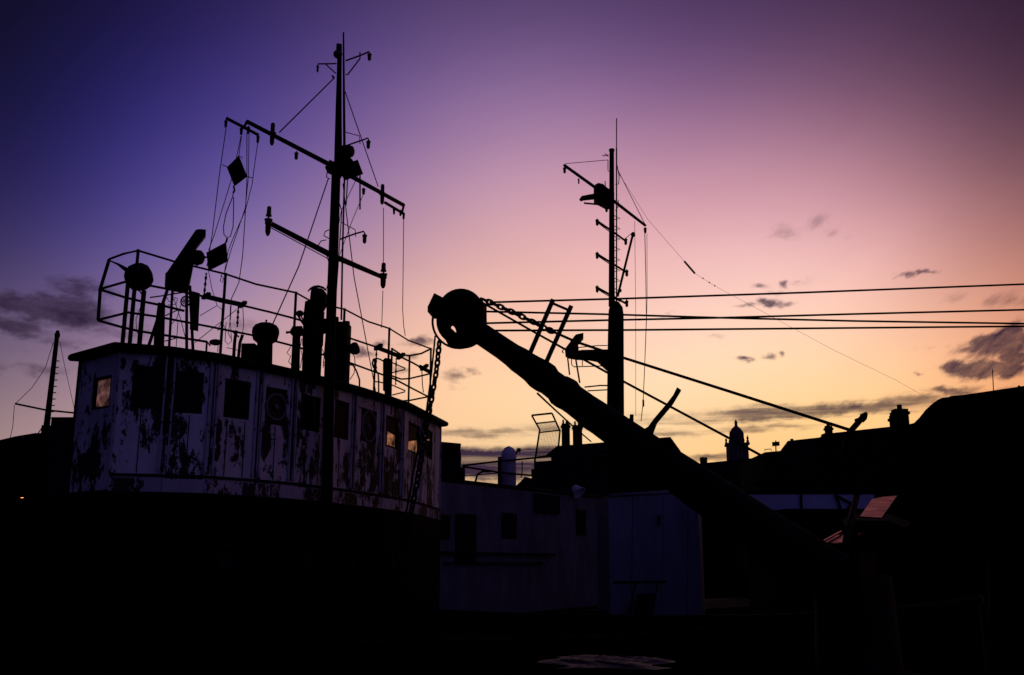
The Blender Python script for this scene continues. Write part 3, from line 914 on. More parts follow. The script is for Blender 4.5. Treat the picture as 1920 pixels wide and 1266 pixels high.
# ---- small things on the roof between radar and mast
Y = 18.4
cl = MB(); t_, b_ = down(404, 642, Y)
cl.ball(P(404, 642, Y), m_(12, Y), (1, .8, .5), 14)
cl.tube([P(394, 648, Y), P(388, 640, Y), Vector((P(388, 640, Y).x, Y, ZR))], m_(2, Y))
cl.build('deck_lamp', 'steel', ship)
pp = MB()
pp.tube([P(443, 620, Y), P(440, 640, Y), Vector((P(440, 640, Y).x, Y, ZR - .25))], m_(3.2, Y))
pp.tube([P(455, 628, Y), P(450, 642, Y), Vector((P(448, 640, Y).x, Y, ZR - .25))], m_(3.0, Y))
pp.tube([P(437, 623, Y), P(448, 632, Y)], m_(1.5, Y), 6)
pp.build('vent_pipe', 'steel', ship)
for x0, y0, x1, y1 in ((387, 512, 383, 552), (447, 577, 445, 612)):
    ch = MB()
    n_ = 7
    for i in range(n_):
        a_, b_ = P(x0 + (x1 - x0) * i / n_, y0 + (y1 - y0) * i / n_, 17.7), P(x0 + (x1 - x0) * (i + 1.25) / n_, y0 + (y1 - y0) * (i + 1.25) / n_, 17.7)
        ch.tube([a_, (a_ + b_) / 2, b_], [.012, .03, .012] if i % 2 else [.02, .012, .02], 5)
    ch.build('toggle_chain', 'smooth', rail)
cb = MB()
for pts in ([(375, 592), (392, 582), (407, 573), (416, 580), (417, 600)], [(365, 643), (400, 615), (444, 580)], [(417, 600), (408, 620), (414, 616), (420, 610), (424, 622)],
            [(424, 604), (422, 640), (428, 646), (434, 640), (432, 604)], [(432, 573), (431, 606), (428, 625), (434, 636)], [(455, 575), (457, 606), (455, 625)],
            [(416, 514), (413, 528), (417, 530), (419, 522), (414, 516)], [(410, 640), (408, 660)], [(425, 652), (440, 655), (456, 660)]):
    cb = MB(); cb.tube([P(x, y, 18.0) for x, y in pts], m_(.75, 18), 5); cb.build('loose_cable', 'rope', rail)

# binnacle with its domed hood
Y = yroof(497, .55)
bn = MB(); t_, b_ = down(497, 640, Y); up = Vector((0, 0, 1))
hh = t_.z - b_.z
bn.lathe(b_, up, [(0, m_(17, Y)), (hh, m_(14.5, Y)), (hh + .02, m_(13, Y))], 20)
bno = bn.build('binnacle', 'smooth', ship)
c = P(498, 624, Y)
MB().lathe(c, up, [(-m_(19, Y), m_(17, Y)), (-m_(14, Y), m_(23, Y)), (0, m_(26, Y)), (m_(8, Y), m_(25, Y)), (m_(14, Y), m_(21, Y)), (m_(18, Y), m_(13, Y)), (m_(19.5, Y), m_(2.5, Y)), (m_(23, Y), m_(1.2, Y)), (m_(24, Y), m_(2.4, Y)), (m_(26, Y), m_(1, Y))], 24).build('hood', 'smooth', bno)
a_ = P(458, 648, Y); b2 = P(482, 652, Y)
MB().box(a_.x, b2.x, Y - .2, Y + .2, ZR - .25, a_.z).build('battery_box', 'steel', bno)

# big searchlight on a pedestal
Y = yroof(590, .55)
bs = MB(); t_, b_ = down(589, 585, Y)
hh = t_.z - b_.z
bs.lathe(b_, up, [(0, m_(18, Y)), (hh * .55, m_(18.5, Y)), (hh * .58, m_(20, Y)), (hh, m_(20, Y))], 18)
bso = bs.build('signal_lamp', 'smooth', ship)
c = P(598, 565, Y)
MB().lathe(c, Vector((-1, -.25, .05)), [(-m_(16, Y), m_(9, Y)), (-m_(12, Y), m_(18, Y)), (-m_(4, Y), m_(25, Y)), (m_(6, Y), m_(26, Y)), (m_(17, Y), m_(26, Y)), (m_(17, Y), m_(23, Y)), (m_(14, Y), m_(22, Y)), (m_(13, Y), .001)], 28).build('lamp_drum', 'smooth', bso)
vz = MB(); vz.tube([P(577, 547, Y), P(582, 541.5, Y), P(589, 538, Y), P(597, 537, Y), P(606, 539.5, Y), P(612, 545, Y)], [m_(r_, Y) for r_ in (1, 2, 2.4, 2.4, 2.2, 1.5)]); vz.build('visor', 'smooth', bso)
MB().plate([(572, 565), (582, 562), (582, 600), (569, 590)], Y - .15, .3).build('switch_box', 'steel', bso)
MB().plate([(606, 597), (618, 598), (616, 618), (607, 622)], Y - .15, .25).build('bracket', 'steel', bso)
Y2 = Y + .1
sm = MB(); c = P(562, 588, Y2)
sm.ball(c, m_(7, Y2), (1.1, .9, .9)); sm.tube([P(559, 592, Y2), P(566, 604, Y2), P(572, 612, Y2)], m_(2, Y2)); sm.tube([P(565, 594, Y2), P(572, 606, Y2)], m_(1.6, Y2))
sm.build('small_lamp', 'steel', bso)
Y = yroof(555, .5)
fp = MB(); t_, b_ = down(557, 630, Y); fp.lathe(b_, up, [(0, m_(9, Y)), (t_.z - b_.z, m_(6.5, Y))], 14)
fpo = fp.build('fog_horn', 'steel', ship)
fb = MB(); c = P(553, 622, Y); fb.lathe(c, (-1, 0, -.1), [(-m_(14, Y), m_(10, Y)), (m_(3, Y), m_(11, Y)), (m_(7, Y), m_(6, Y)), (m_(10, Y), m_(2, Y)), (m_(17, Y), m_(2.6, Y))], 16)
fb.build('horn_body', 'steel', fpo)

# tall locker behind the mast with its side horn
Y = yroof(636, .45)
a_, b2 = P(619, 604, Y), P(655, 604, Y)
tl = MB(); tl.box(a_.x, b2.x, Y - .2, Y + .3, ZR - .25, P(636, 607, Y).z)
tl.tube([Vector((b2.x - .06, Y, ZR)), Vector((b2.x - .06, Y, P(655, 603, Y).z))], .075, 8)
tl.tube([P(630, 610, Y), P(630, 595, Y)], m_(5.5, Y))
tlo = tl.build('locker', 'steel', ship)
c = P(664, 654, Y)
hm = MB(); hm.lathe(c, (1, -.3, .25), [(-m_(12, Y), m_(4, Y)), (-m_(6, Y), m_(10, Y)), (m_(2, Y), m_(12.5, Y)), (m_(7, Y), m_(11, Y)), (m_(9, Y), m_(4, Y))], 20)
hm.tube([P(662, 664, Y), P(665, 670, Y), P(666, 685, Y), P(664, 700, Y), P(656, 712, Y)], m_(.9, Y), 5)
hm.build('horn', 'smooth', tlo)
MB().tube([P(655, 684, Y), P(662, 685, Y), P(668, 695, Y), P(674, 712, Y), P(674, 732, Y)], m_(1.7, Y), 6).build('hose', 'rope', tlo)
cb = MB()
for pts in ([(612, 608), (610, 640), (606, 690)], [(617, 632), (609, 660), (606, 682), (614, 695), (616, 690)], [(605, 655), (609, 672), (615, 690)], [(606, 680), (616, 678)], [(566, 635), (563, 650), (567, 668), (563, 690)],
            [(545, 650), (538, 662), (545, 668), (541, 678), (546, 684)]):
    cb = MB(); cb.tube([P(x, y, Y) for x, y in pts], m_(.8, Y), 5); cb.build('loose_cable', 'rope', tlo)

# ladder loop, long box and zig-zag hand rails at the far end of the roof
Y = yroof(715, .35)
lp = MB()
lp.tube([Vector((P(702, 700, Y).x, Y, ZR - .05)), P(703, 674, Y), P(698, 680, Y)][0:2], m_(2.1, Y), 6)
lp.tube([P(701, 690, Y), P(698, 682, Y), P(700, 674, Y), P(706, 672, Y), P(713, 674, Y), P(718, 677, Y)], m_(1.7, Y), 6)
lp.tube([P(703, 690, Y), P(709, 702, Y), P(710, 715, Y), P(710, 738, Y)], m_(1.5, Y), 6)
lp.tube([P(702, 716, Y), P(710, 716, Y), P(718, 718, Y)], m_(1.4, Y), 6)
lpo = lp.build('ladder', 'steel', ship)
lb = MB(); lb.plate([(722, 671), (733, 673), (731, 742), (721, 737), (721, 730), (718, 728), (718, 675)], Y - .15, .3); lb.build('cable_box', 'steel', lpo)
for y0 in (680, 722):
    zz = MB()
    zz.tube([P(735, y0, Y), P(760, y0 + 11, Y), P(759, y0 + 13, Y), P(735, y0 + 19, Y)], m_(1.3, Y), 6)
    zz.build('rung', 'steel', lpo)
for x0, y0, x1, y1 in ((706, 655, 705, 698), (743, 672, 742, 720)):
    cz = MB()
    for i in range(7):
        a_, b_ = P(x0 + (x1 - x0) * i / 7, y0 + (y1 - y0) * i / 7, Y), P(x0 + (x1 - x0) * (i + 1.25) / 7, y0 + (y1 - y0) * (i + 1.25) / 7, Y)
        cz.tube([a_, (a_ + b_) / 2, b_], [.012, .03, .012] if i % 2 else [.02, .012, .02], 5)
    cz.build('toggle_chain', 'smooth', lpo)
cz = MB(); cz.tube([P(791, 692, 25), P(792, 720, 25), P(794, 736, 25)], m_(1, 25), 5)
cz.build('lanyard', 'rope', lpo)

# ---- the signal mast in front of the wheelhouse
YM = plan_at(613).y - .42
md = [(637, 84, 4.6), (636, 140, 5), (635, 200, 6.2), (634, 300, 8), (630, 330, 9), (626, 450, 9.5), (622, 560, 9.6), (617, 720, 10), (613, 940, 10.5)]
ms = MB(); pts = [P(x, y, YM) for x, y, r in md]; pts.append(Vector((pts[-1].x - .02, YM, -.58)))
ms.tube(pts, [m_(r, YM) for _, _, r in md] + [m_(10.6, YM)], 14)
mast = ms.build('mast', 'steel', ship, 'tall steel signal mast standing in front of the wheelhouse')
ap = MB(); ap.tube([P(644, 61, YM), P(645, 200, YM), P(646, 310, YM)], [m_(1.7, YM), m_(2.6, YM), m_(3, YM)], 8)
ap.tube([P(646, 330, YM), P(642, 480, YM), P(640, 600, YM)], m_(1.8, YM), 6)
ap.build('antenna_pole', 'steel', mast)
MB().ball(P(633.5, 102, YM), m_(9.5, YM), (1, 1, .95)).tube([P(634, 94, YM), P(634.5, 83, YM)], m_(4.2, YM)).build('top_light', 'lens', mast)


def lantern(px, py, h, r, Y, parent, name='navigation_lamp', mt='lens'):
    """hanging lamp: neck, cap and glass; py is its top, h its height in photo pixels"""
    b = MB()
    c0 = P(px, py, Y)
    k = m_(1, Y)
    b.lathe(c0, (0, 0, -1), [(0, r * .3 * k), (h * .12 * k, r * .45 * k), (h * .2 * k, r * 1.12 * k), (h * .32 * k, r * 1.12 * k), (h * .36 * k, r * .9 * k), (h * .85 * k, r * .85 * k), (h * .97 * k, r * .5 * k), (h * k, r * .15 * k)], 12)
    return b.build(name, mt, parent)


def arm(pts, r, Y, name='lamp_arm', parent=None):
    return tp([(x, y, Y) for x, y in pts], r).build(name, 'steel', parent)


arm([(596, 120), (631, 119.5)], 1.5, YM, parent=mast)
arm([(611, 121), (630, 138)], 1.3, YM, 'brace', mast)
lantern(596, 121, 18, 2.6, YM, mast)
arm([(648, 114), (676, 104), (692, 97), (694, 101)], 1.7, YM, parent=mast)
arm([(675, 98), (675, 110), (652, 140), (648, 140)], 1.4, YM, 'brace', mast)
lantern(693, 99, 18, 4.3, YM, mast)
arm([(647, 274), (676, 264), (690, 259), (692, 264)], 1.6, YM, parent=mast)
arm([(648, 248), (674, 255), (675, 270)], .9, YM, 'brace', mast)
lantern(691, 262, 20, 4.2, YM, mast)
arm([(637, 449), (667, 438), (682, 434), (684, 439)], 1.7, YM, parent=mast)
arm([(640, 417), (666, 431), (667, 444)], .9, YM, 'brace', mast)
lantern(684, 437, 22, 4.4, YM, mast)

# upper yard and its cross bars
zy = P(630, 314, YM).z
yl, yr = PZ(463, 228, zy), PZ(757, 385, zy)
yd = MB(); yd.tube([yl, P(630, 315, YM), yr], [m_(4.2, yl.y), m_(5.0, YM), m_(3.8, yr.y)], 8)
yd.beam(P(616, 312, YM), P(640, 324, YM), .3, .2)
yard = yd.build('yard', 'steel', mast)
ta, tb = PZ(425, 222, zy), PZ(484, 253, zy)
MB().tube([ta, tb], m_(3.3, ta.y), 8).build('yard_cross_bar', 'steel', mast)
MB().tube([yl, PZ(458, 238, zy)], m_(3, yl.y), 6).build('yard_cross_bar', 'steel', mast)
ra, rb = PZ(722, 380, zy), PZ(757, 401, zy)
MB().tube([ra, rb], m_(3, ra.y), 8).build('yard_cross_bar', 'steel', mast)
MB().tube([yr, PZ(754, 398, zy)], m_(2.6, yr.y), 6).build('yard_cross_bar', 'steel', mast)


def stack_light(px, y0, y1, r, Y, parent=mast):
    k = m_(1, Y); H = (y1 - y0) * k
    b = MB(); b.lathe(P(px, y0, Y), (0, 0, -1), [(0, r * .6 * k), (.02, r * .85 * k), (H * .4, r * .9 * k), (H * .43, r * 1.5 * k), (H * .52, r * 1.5 * k), (H * .55, r * .95 * k), (H * .9, r * .9 * k), (H, r * .45 * k)], 14)
    b.build('navigation_lamp', 'lens', parent)


Yl = yl.y + (YM - yl.y) * .3
stack_light(512, 231, 279, 5.0, Yl - .05)
Yr_ = yr.y + (YM - yr.y) * .3
stack_light(717.5, 346, 388, 4.4, Yr_)
lantern(556, 284, 18, 4, YM - .8, mast)
lantern(682, 352, 15, 3.4, YM + .7, mast)
for x, y in ((739, 390), (751, 393), (757, 399)):
    lantern(x, y, 14, 2.6, yr.y, mast, 'pulley_block', 'steel')
for x, y in ((424, 224), (453, 238), (466, 236), (484, 253)):
    lantern(x, y, 18, 3.2, ta.y, mast, 'pulley_block', 'steel')
# lower yard
zl = P(620, 478, YM).z
ll, lr = PZ(503, 417, zl), PZ(720, 521, zl)
MB().tube([ll, P(620, 478, YM), lr], [m_(5, ll.y), m_(6, YM), m_(4.2, lr.y)], 8).tube([PZ(508, 427, zl), P(618, 487, YM)], m_(1, YM), 5).build('yard', 'steel', mast)
for px, top, bot, Y in ((503, 387, 449, ll.y - .03), (718.5, 493, 545, lr.y - .03)):
    k = m_(1, Y); s_ = (bot - top) / 62
    b = MB(); c0 = P(px + (2 if px < 600 else 1), top, Y)
    b.lathe(c0, (0, 0, -1), [(h * k * s_, r * k) for h, r in ((0, 2.5), (2, 4.2), (16, 4.6), (18, 5.8), (21, 5.8), (22, 1.6), (26, 1.6), (27, 8), (30, 8), (31, 5.5), (33, 7), (37, 7), (38, 5.6), (54, 5.2), (60, 3.2), (62, 1))], 14)
    b.build('navigation_lamp', 'lens', mast)
# lamp platform on the mast
plt = MB(); Y = YM - .05
plt.beam(P(640, 326, Y), P(676, 313, Y), .55, .10)
plt.tube([P(640, 330, Y), P(668, 321, Y), P(675, 324, Y), P(675, 393, Y)], m_(1.6, Y), 6)
plt.tube([P(652, 330, Y), P(649, 385, Y)], m_(1.2, Y), 6)
plo = plt.build('lamp_platform', 'steel', mast)
pl = MB(); c = P(650, 284, Y)
pl.lathe(c, (1, -.2, -.1), [(-m_(14, Y), m_(8, Y)), (-m_(8, Y), m_(12.5, Y)), (m_(4, Y), m_(13, Y)), (m_(12, Y), m_(11, Y)), (m_(14, Y), m_(8, Y)), (m_(12, Y), .002)], 18)
pl.plate([(638, 292), (658, 296), (667, 308), (664, 316), (638, 316)], Y - .15, .35)
pl.build('masthead_lamp', 'smooth', mast)
cb = MB()
for pts in ([(620, 430), (610, 434), (607, 442), (618, 448)], [(612, 450), (602, 452), (597, 460)], [(613, 480), (616, 490), (620, 492)], [(614, 320), (612, 332), (618, 336)], [(618, 520), (613, 540), (606, 545)], [(636, 380), (641, 396), (636, 470), (630, 560)]):
    cb = MB(); cb.tube([P(x, y, YM - .1) for x, y in pts], m_(1.1, YM), 5); cb.build('loose_cable', 'rope', mast)
# standing rigging
for pts, r in (([(627, 146, YM), (524, 248, Yl)], 1.3), ([(647, 172, YM), (709, 350, Yr_)], 1.1), ([(616, 334, YM), (560, 500, 18.8), (505, 622, 18.3)], 1.2), ([(643, 344, YM), (664, 520, YM + .5), (706, 742, 22.1)], 1.1),
               ([(671, 330, YM), (640, 395, YM), (630, 450, YM)], .7), ([(681, 365, YM), (660, 415, YM), (637, 478, YM)], .7), ([(623, 142, YM), (626, 146, YM)], 2.2)):
    b = MB(); b.tube([P(*p) for p in pts], m_(r, pts[0][2]), 5); b.build('stay', 'rope', mast)
# signal halyards
Yh = ta.y
H = [([(424, 240), (411, 330), (398, 440), (388, 500)], .9), ([(452, 255), (436, 330), (402, 440), (391, 470)], .8), ([(453, 255), (450, 275), (448, 292)], .8), ([(463, 250), (463, 340), (460, 400), (455, 480), (448, 530), (434, 560), (432, 600)], .9),
     ([(467, 250), (466, 330), (460, 390), (433, 470), (427, 490), (420, 516)], .8), ([(484, 262), (476, 320), (473, 345), (460, 395), (440, 440), (428, 470), (421, 510)], .8),
     ([(416, 309), (426, 313)], .9), ([(463, 331), (474, 334)], .9), ([(448, 292), (455, 297)], .8), ([(438, 360), (436, 370), (424, 400), (419, 425), (420, 440), (426, 446), (432, 443), (437, 425), (438, 390), (438, 370)], 1.0),
     ([(438, 349), (440, 357), (437, 362)], 2.0), ([(426, 447), (424, 455)], 2.0), ([(391, 508), (397, 540), (407, 573)], .7)]
for pts, r in H:
    b = MB(); b.tube([P(x, y, Yh) for x, y in pts], m_(r, Yh), 5); b.build('halyard', 'rope', mast)
for pts, Ya, Yb in (([(719, 390), (719, 492)], Yr_, lr.y), ([(718, 545), (716, 605), (715, 615)], lr.y, lr.y), ([(757, 404), (756, 500), (755, 580), (757, 612), (760, 630)], yr.y, yr.y)):
    b = MB(); n_ = len(pts); b.tube([P(x, y, Ya + (Yb - Ya) * i / (n_ - 1)) for i, (x, y) in enumerate(pts)], m_(.8, Ya), 5); b.build('halyard', 'rope', mast)


# diamond day shapes: two crossed boards each
def day_shape(pix, label):
    t_ = thing('day_shape', P(*pix[3], Yh), label, 'signal shape', 'diamond signal shapes on the halyards')
    b = MB(); b.plate(pix, Yh - .03, .025); b.build('board', 'smooth', t_)
    top, bot = P(*pix[1], Yh), P(*pix[3], Yh)
    midp = (P(*pix[0], Yh) + P(*pix[2], Yh)) / 2
    w = (P(*pix[0], Yh) - P(*pix[2], Yh)).length / 2 * .9
    axis = (top - bot).normalized(); side = Vector((0, 1, 0))
    for s_ in (1, -1):
        off = Vector((0, -.018, 0)) if s_ < 0 else Vector((0, .010, 0))
        tri = [top * .98 + midp * .02, midp + side * (s_ * w * .45) , bot * .98 + midp * .02]
        tri = [p + off for p in tri]
        xx = axis.cross(side).normalized() * .008
        b2 = MB(); b2.prism([p + xx for p in tri], [p - xx for p in tri]); b2.build('cross_board', 'smooth', t_)
    return t_


day_shape([(425.5, 313.5), (448, 291.5), (463.5, 330.5), (439.5, 349)], 'upper black diamond signal shape hung close under the yard end')
day_shape([(387, 473.5), (424, 454), (427.5, 489.5), (390.5, 508)], 'lower black diamond signal shape tilted beside the radar scanner')

# ================================================================== DECK CRANE
YH, YF = 19.4, 13.6


def yb(px):
    t = (px - 880) / (1600 - 880)
    return 1 / ((1 - t) / YH + t / YF)


crane = thing('deck_crane', P(1600, 1110, YF) - Vector((0, 0, 1.0)), 'dark tubular crane boom with round sheave head slanting over the deck', 'crane')
ST = [(884, 614, 21.5), (945, 655, 22), (962, 667, 23), (975, 676, 25.5), (985, 683, 25.5), (1000, 693, 27), (1012, 702, 30), (1022, 709, 30), (1030, 716, 26.5), (1046, 728, 27), (1052, 733, 30.5), (1062, 739, 31.5), (1070, 746, 28.5), (1080, 753, 28.5),
      (1096, 765, 29), (1110, 776, 31), (1130, 789, 31), (1197, 836, 34), (1260, 880, 37), (1312, 916, 40), (1420, 990, 44), (1520, 1056, 48), (1600, 1110, 52)]
bm_ = MB(); bm_.tube([P(x, y, yb(x)) for x, y, r in ST], [m_(r, yb(x)) for x, y, r in ST], 18)
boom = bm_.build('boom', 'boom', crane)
# winch cheeks and head
Y = YH
hd = MB()
nn_ = 40
outer = []
for j in range(nn_):
    a_ = 2 * math.pi * j / nn_
    best_ = 0
    for ox, oy, orr in ((864, 584.5, 43.5), (861.5, 603, 43.5)):
        dx_, dy_ = 862 - ox, 595 - oy
        bq = dx_ * math.cos(a_) + dy_ * math.sin(a_)
        best_ = max(best_, -bq + math.sqrt(max(0, bq * bq - (dx_ * dx_ + dy_ * dy_) + orr * orr)))
    outer.append((862 + best_ * math.cos(a_), 595 + best_ * math.sin(a_)))
hole = [(850.5 + 4.2 * math.cos(2 * math.pi * j / nn_) + 2.0 * math.sin(2 * math.pi * j / nn_), 620 + 8.5 * math.sin(2 * math.pi * j / nn_)) for j in range(nn_)]
for j in range(nn_):
    x, y = outer[j]
    if x > 868 and y > 560 and y < 622:
        outer[j] = (min(x + 3, 906), y)
Tk = Vector((.06, .46, .02))
fo, fi = [P(x, y, Y - .22) for x, y in outer], [P(x, y, Y - .22) for x, y in hole]
vs = fo + fi + [p + Tk for p in fo] + [P(x, y, Y - .22) + Tk * .0 + Vector((P(x, y, Y + .24) - P(x, y, Y - .22))) for x, y in hole]
fs = []
for j in range(nn_):
    k = (j + 1) % nn_
    fs += [(j, k, nn_ + k, nn_ + j), (2 * nn_ + k, 2 * nn_ + j, 3 * nn_ + j, 3 * nn_ + k), (k, j, 2 * nn_ + j, 2 * nn_ + k), (nn_ + j, nn_ + k, 3 * nn_ + k, 3 * nn_ + j)]
hd.add(vs, fs)
head = hd.build('sheave_head', 'boom', crane)
rg = MB()
cR = P(860, 604, Y)
rg.tube([P(861 + 50 * math.cos(2 * math.pi * j / 44), 603.5 + 49.5 * math.sin(2 * math.pi * j / 44), Y) for j in range(44)], m_(2.3, Y), 8, True)
rg.build('sheave_rim', 'smooth', head)
rg = MB(); rg.tube([P(862 + 47 * math.cos(a_), 603 + 48 * math.sin(a_), Y - .1) for a_ in [1.15 + i * .1 for i in range(9)]], m_(2.6, Y), 6)
rg.plate([(828, 622), (840, 645), (856, 650), (868, 645), (862, 630), (842, 612)], Y - .12, .1)
rg.build('cheek_rim', 'smooth', head)
MB().plate([(814, 549.5), (832, 558.5), (834, 575), (822, 590), (812, 588), (808, 583), (801.5, 575.5)], Y - .2, .4).build('block', 'boom', head)
# ladder-like frame standing on the boom
lf = MB()
for (x0, y0), (x1, y1) in (((1037, 562), (994, 662)), ((1071, 574), (1023, 682))):
    Yq = yb(x1)
    lf.beam(P(x0, y0, Yq), P(x1, y1, Yq), m_(8.5, Yq), m_(8.5, Yq), up=(0, 1, 0))
lf.tube([P(1034, 568, yb(1010)), P(1067, 582, yb(1010))], m_(2.7, Y), 6)
lf.build('bracket_frame', 'boom', boom)
# bent lug and small fittings
lg = MB(); Yq = yb(1230)
lg.plate([(1269.5, 726), (1277, 731), (1262, 756), (1254, 766), (1232, 792), (1226, 808), (1222, 822), (1205, 806), (1215, 800), (1226, 785), (1249, 758), (1262, 741)], Yq - .06, .14)
lg.build('lifting_lug', 'boom', boom)
lg = MB(); lg.plate([(1181, 777), (1188, 777), (1188, 790), (1180, 786)], yb(1185), .1); lg.build('cleat', 'boom', boom); lg = MB(); lg.plate([(1244, 822), (1262, 825), (1262, 840), (1250, 838)], yb(1255), .2); lg.build('cleat', 'boom', boom)
pdst = MB(); c = P(1600, 1110, YF); pdst.lathe(Vector((c.x, c.y, -.6)), (0, 0, 1), [(0, .75), (.35, .75), (.4, .55), (c.z + .8, .5), (c.z + .85, .2)], 20)
pdst.beam(c + Vector((0, -.5, -.3)), c + Vector((0, -.5, .5)), .5, .12)
pdst.build('pedestal', 'boom', crane)
ta_ = MB(); Ya = 15.5
ta_.tube([P(1617, 783, Ya), P(1592, 812, Ya), P(1584, 845, Ya), P(1606, 930, Ya)], m_(6, Ya), 8)
ta_.plate([(1612, 777), (1624, 772), (1627, 775), (1625, 783), (1618, 790)], Ya - .1, .2)
ta_.plate([(1602, 786), (1610, 783), (1611, 792), (1604, 794)], Ya - .08, .16)
ta_.tube([P(1606, 930, Ya), Vector((c.x, c.y + .3, c.z + .5))], m_(6, Ya), 8)
ta_.build('topping_arm', 'boom', crane)


def chain(pts, link, r, name, label, group=None):
    """oval links threaded along the polyline, turned a quarter each time"""
    pts = [Vector(p) for p in pts]
    seg = [0.0]
    for a_, b_ in zip(pts, pts[1:]):
        seg.append(seg[-1] + (b_ - a_).length)
    n_ = int(seg[-1] / link)
    b = MB(); k = 0

    def at(s_):
        for i in range(len(pts) - 1):
            if s_ <= seg[i + 1]:
                return pts[i].lerp(pts[i + 1], (s_ - seg[i]) / max(1e-6, seg[i + 1] - seg[i]))
        return pts[-1]
    for i in range(n_):
        a_, c_ = at(i * link), at((i + 1) * link)
        t = (c_ - a_).normalized(); mid_ = (a_ + c_) / 2
        s1 = t.cross(Vector((0, 1, 0))).normalized(); s2 = t.cross(s1).normalized()
        th = math.radians(35 + random.uniform(-12, 12))
        x = s1 * math.cos(th) + s2 * math.sin(th) if i % 2 else s1 * math.sin(th) - s2 * math.cos(th)
        L_, W_ = link * .66, link * .36
        loop = []
        for q_ in range(14):
            an = 2 * math.pi * q_ / 14
            loop.append(mid_ + t * (L_ * math.cos(an)) + x * (W_ * math.sin(an)))
        b.tube(loop, r, 5, True)
    return tag(b.build(name, 'smooth'), label, 'chain', group)


chain([P(824, 640, YH - .2), P(819, 690, YH - .2), P(810, 745, YH - .25), P(804, 775, YH - .3), P(792, 850, YH - .5), P(777, 930, YH - .7), P(766, 985, YH - .8), P(758, 1040, YH - .9)], .125, .024,
      'hanging_chain', 'heavy link chain hanging down from the sheave head before the wheelhouse')
chain([P(903, 560, YH), P(930, 572, YH), P(960, 585, YH), P(1000, 604, YH), P(1024, 617, YH)], .12, .024, 'tackle_chain', 'taut link chain running back from the sheave head to a wire')
kb = MB(); kb.lathe(P(1024, 616, YH), (P(1040, 624, YH) - P(1024, 616, YH)), [(-.02, .02), (.04, .06), (.1, .07), (.16, .05), (.2, .015)], 12)


def cable(pts, r, label, group='cables running from the crane head', name='wire_cable', mid=None):
    b = mid or MB(); b.tube(pts, r, 6)
    return tag(b.build(name, 'rope'), label, 'cable', group)


cable([P(1030, 619, YH), P(1080, 641, 18.8), P(1172, 672, 18), P(1380, 738, 16.8), P(1592, 806, 15.5)], .026, 'upper slanting wire from the chain end down to the topping arm', mid=kb)
cable([P(905, 568, YH), P(1000, 622, YH), P(1139, 699, 18.6), P(1172, 717, 18.2), P(1416, 848, 16.6), P(1480, 884, 16)], .024, 'lower slanting wire passing behind the small domed tower')
EX = 2600
for pts, lb in (([(918, 567), (1172, 560), (1500, 549), (1920, 533), (EX, 505)], 'highest of the level wires behind the bracket frame'),
                ([(900, 584), (1140, 589.5), (1350, 596), (1600, 602), (1920, 607), (EX, 618)], 'level wire that crosses another and sinks to the lower of the pair'),
                ([(900, 606.5), (1140, 600.5), (1350, 596), (1600, 589), (1920, 581), (EX, 562)], 'level wire that crosses another and rises to the upper of the pair'),
                ([(925, 620), (1172, 619), (1500, 616), (1920, 612), (EX, 604)], 'lowest of the level wires, touching the top of the boom')):
    cable([P(x, y, YH + .1 + (x - 900) / 1700 * 2.5) for x, y in pts], .024, lb)
cable([P(816, 630, YH - .1), P(809, 700, YH - .3), P(799, 775, YH - .5), P(780, 860, YH - .7), P(762, 960, YH - .9), P(752, 1040, YH - .9)], .018, 'thin wire hanging beside the heavy chain before the wheelhouse', None)
cable([P(1008, 738, yb(1008)), P(1040, 768, 22), P(1075, 800, 26), P(1108, 828, 31)], .022, 'thin wire slanting from under the boom to the chimneyed house', None)

# ================================================================== SECOND SHIP
Y2 = 34.0
sh2 = thing('workboat', (3, 36, -1.7), 'grey work ship with flat deckhouse, thick tapered mast and pale cabin', 'ship')
zt2 = P(800, 896, 31.5).z
g0, g1, g2 = PZ(800, 896, zt2), PZ(1000, 917, zt2), PZ(1150, 935, zt2)
gp = [(g0.x, g0.y), (g2.x, g2.y), (g2.x - 3.2, g2.y + 4), (g0.x - 3.2, g0.y + 4)]
gd = MB(); gd.slab(gp, -1.0, zt2)
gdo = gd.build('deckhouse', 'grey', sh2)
ge = MB(); ge.tube([Vector((x, y, zt2)) for x, y in gp], .07, 6, True); ge.build('roof_edge', 'greyd', gdo)
gdir = Vector((g2.x - g0.x, g2.y - g0.y, 0)).normalized(); gn = Vector((gdir.y, -gdir.x, 0))


def ghit(px, py):
    """point of the deckhouse face seen at a photo pixel"""
    d = ray(px, py); o_ = Vector((g0.x, g0.y, 0))
    t = (o_ - CO).dot(gn) / d.dot(gn)
    return CO + d * t


def gplate(x0, x1, y0, y1, name, mt, parent, o0=-.02, o1=.03):
    a_, b_ = ghit((x0 + x1) / 2 - (x1 - x0) / 2, (y0 + y1) / 2), ghit((x0 + x1) / 2 + (x1 - x0) / 2, (y0 + y1) / 2)
    zt_, zb_ = ghit((x0 + x1) / 2, y0).z, ghit((x0 + x1) / 2, y1).z
    fr = [Vector((a_.x, a_.y, zb_)), Vector((b_.x, b_.y, zb_)), Vector((b_.x, b_.y, zt_)), Vector((a_.x, a_.y, zt_))]
    b = MB(); b.prism([p + gn * o1 for p in fr], [p + gn * o0 for p in fr])
    return b.build(name, mt, parent)


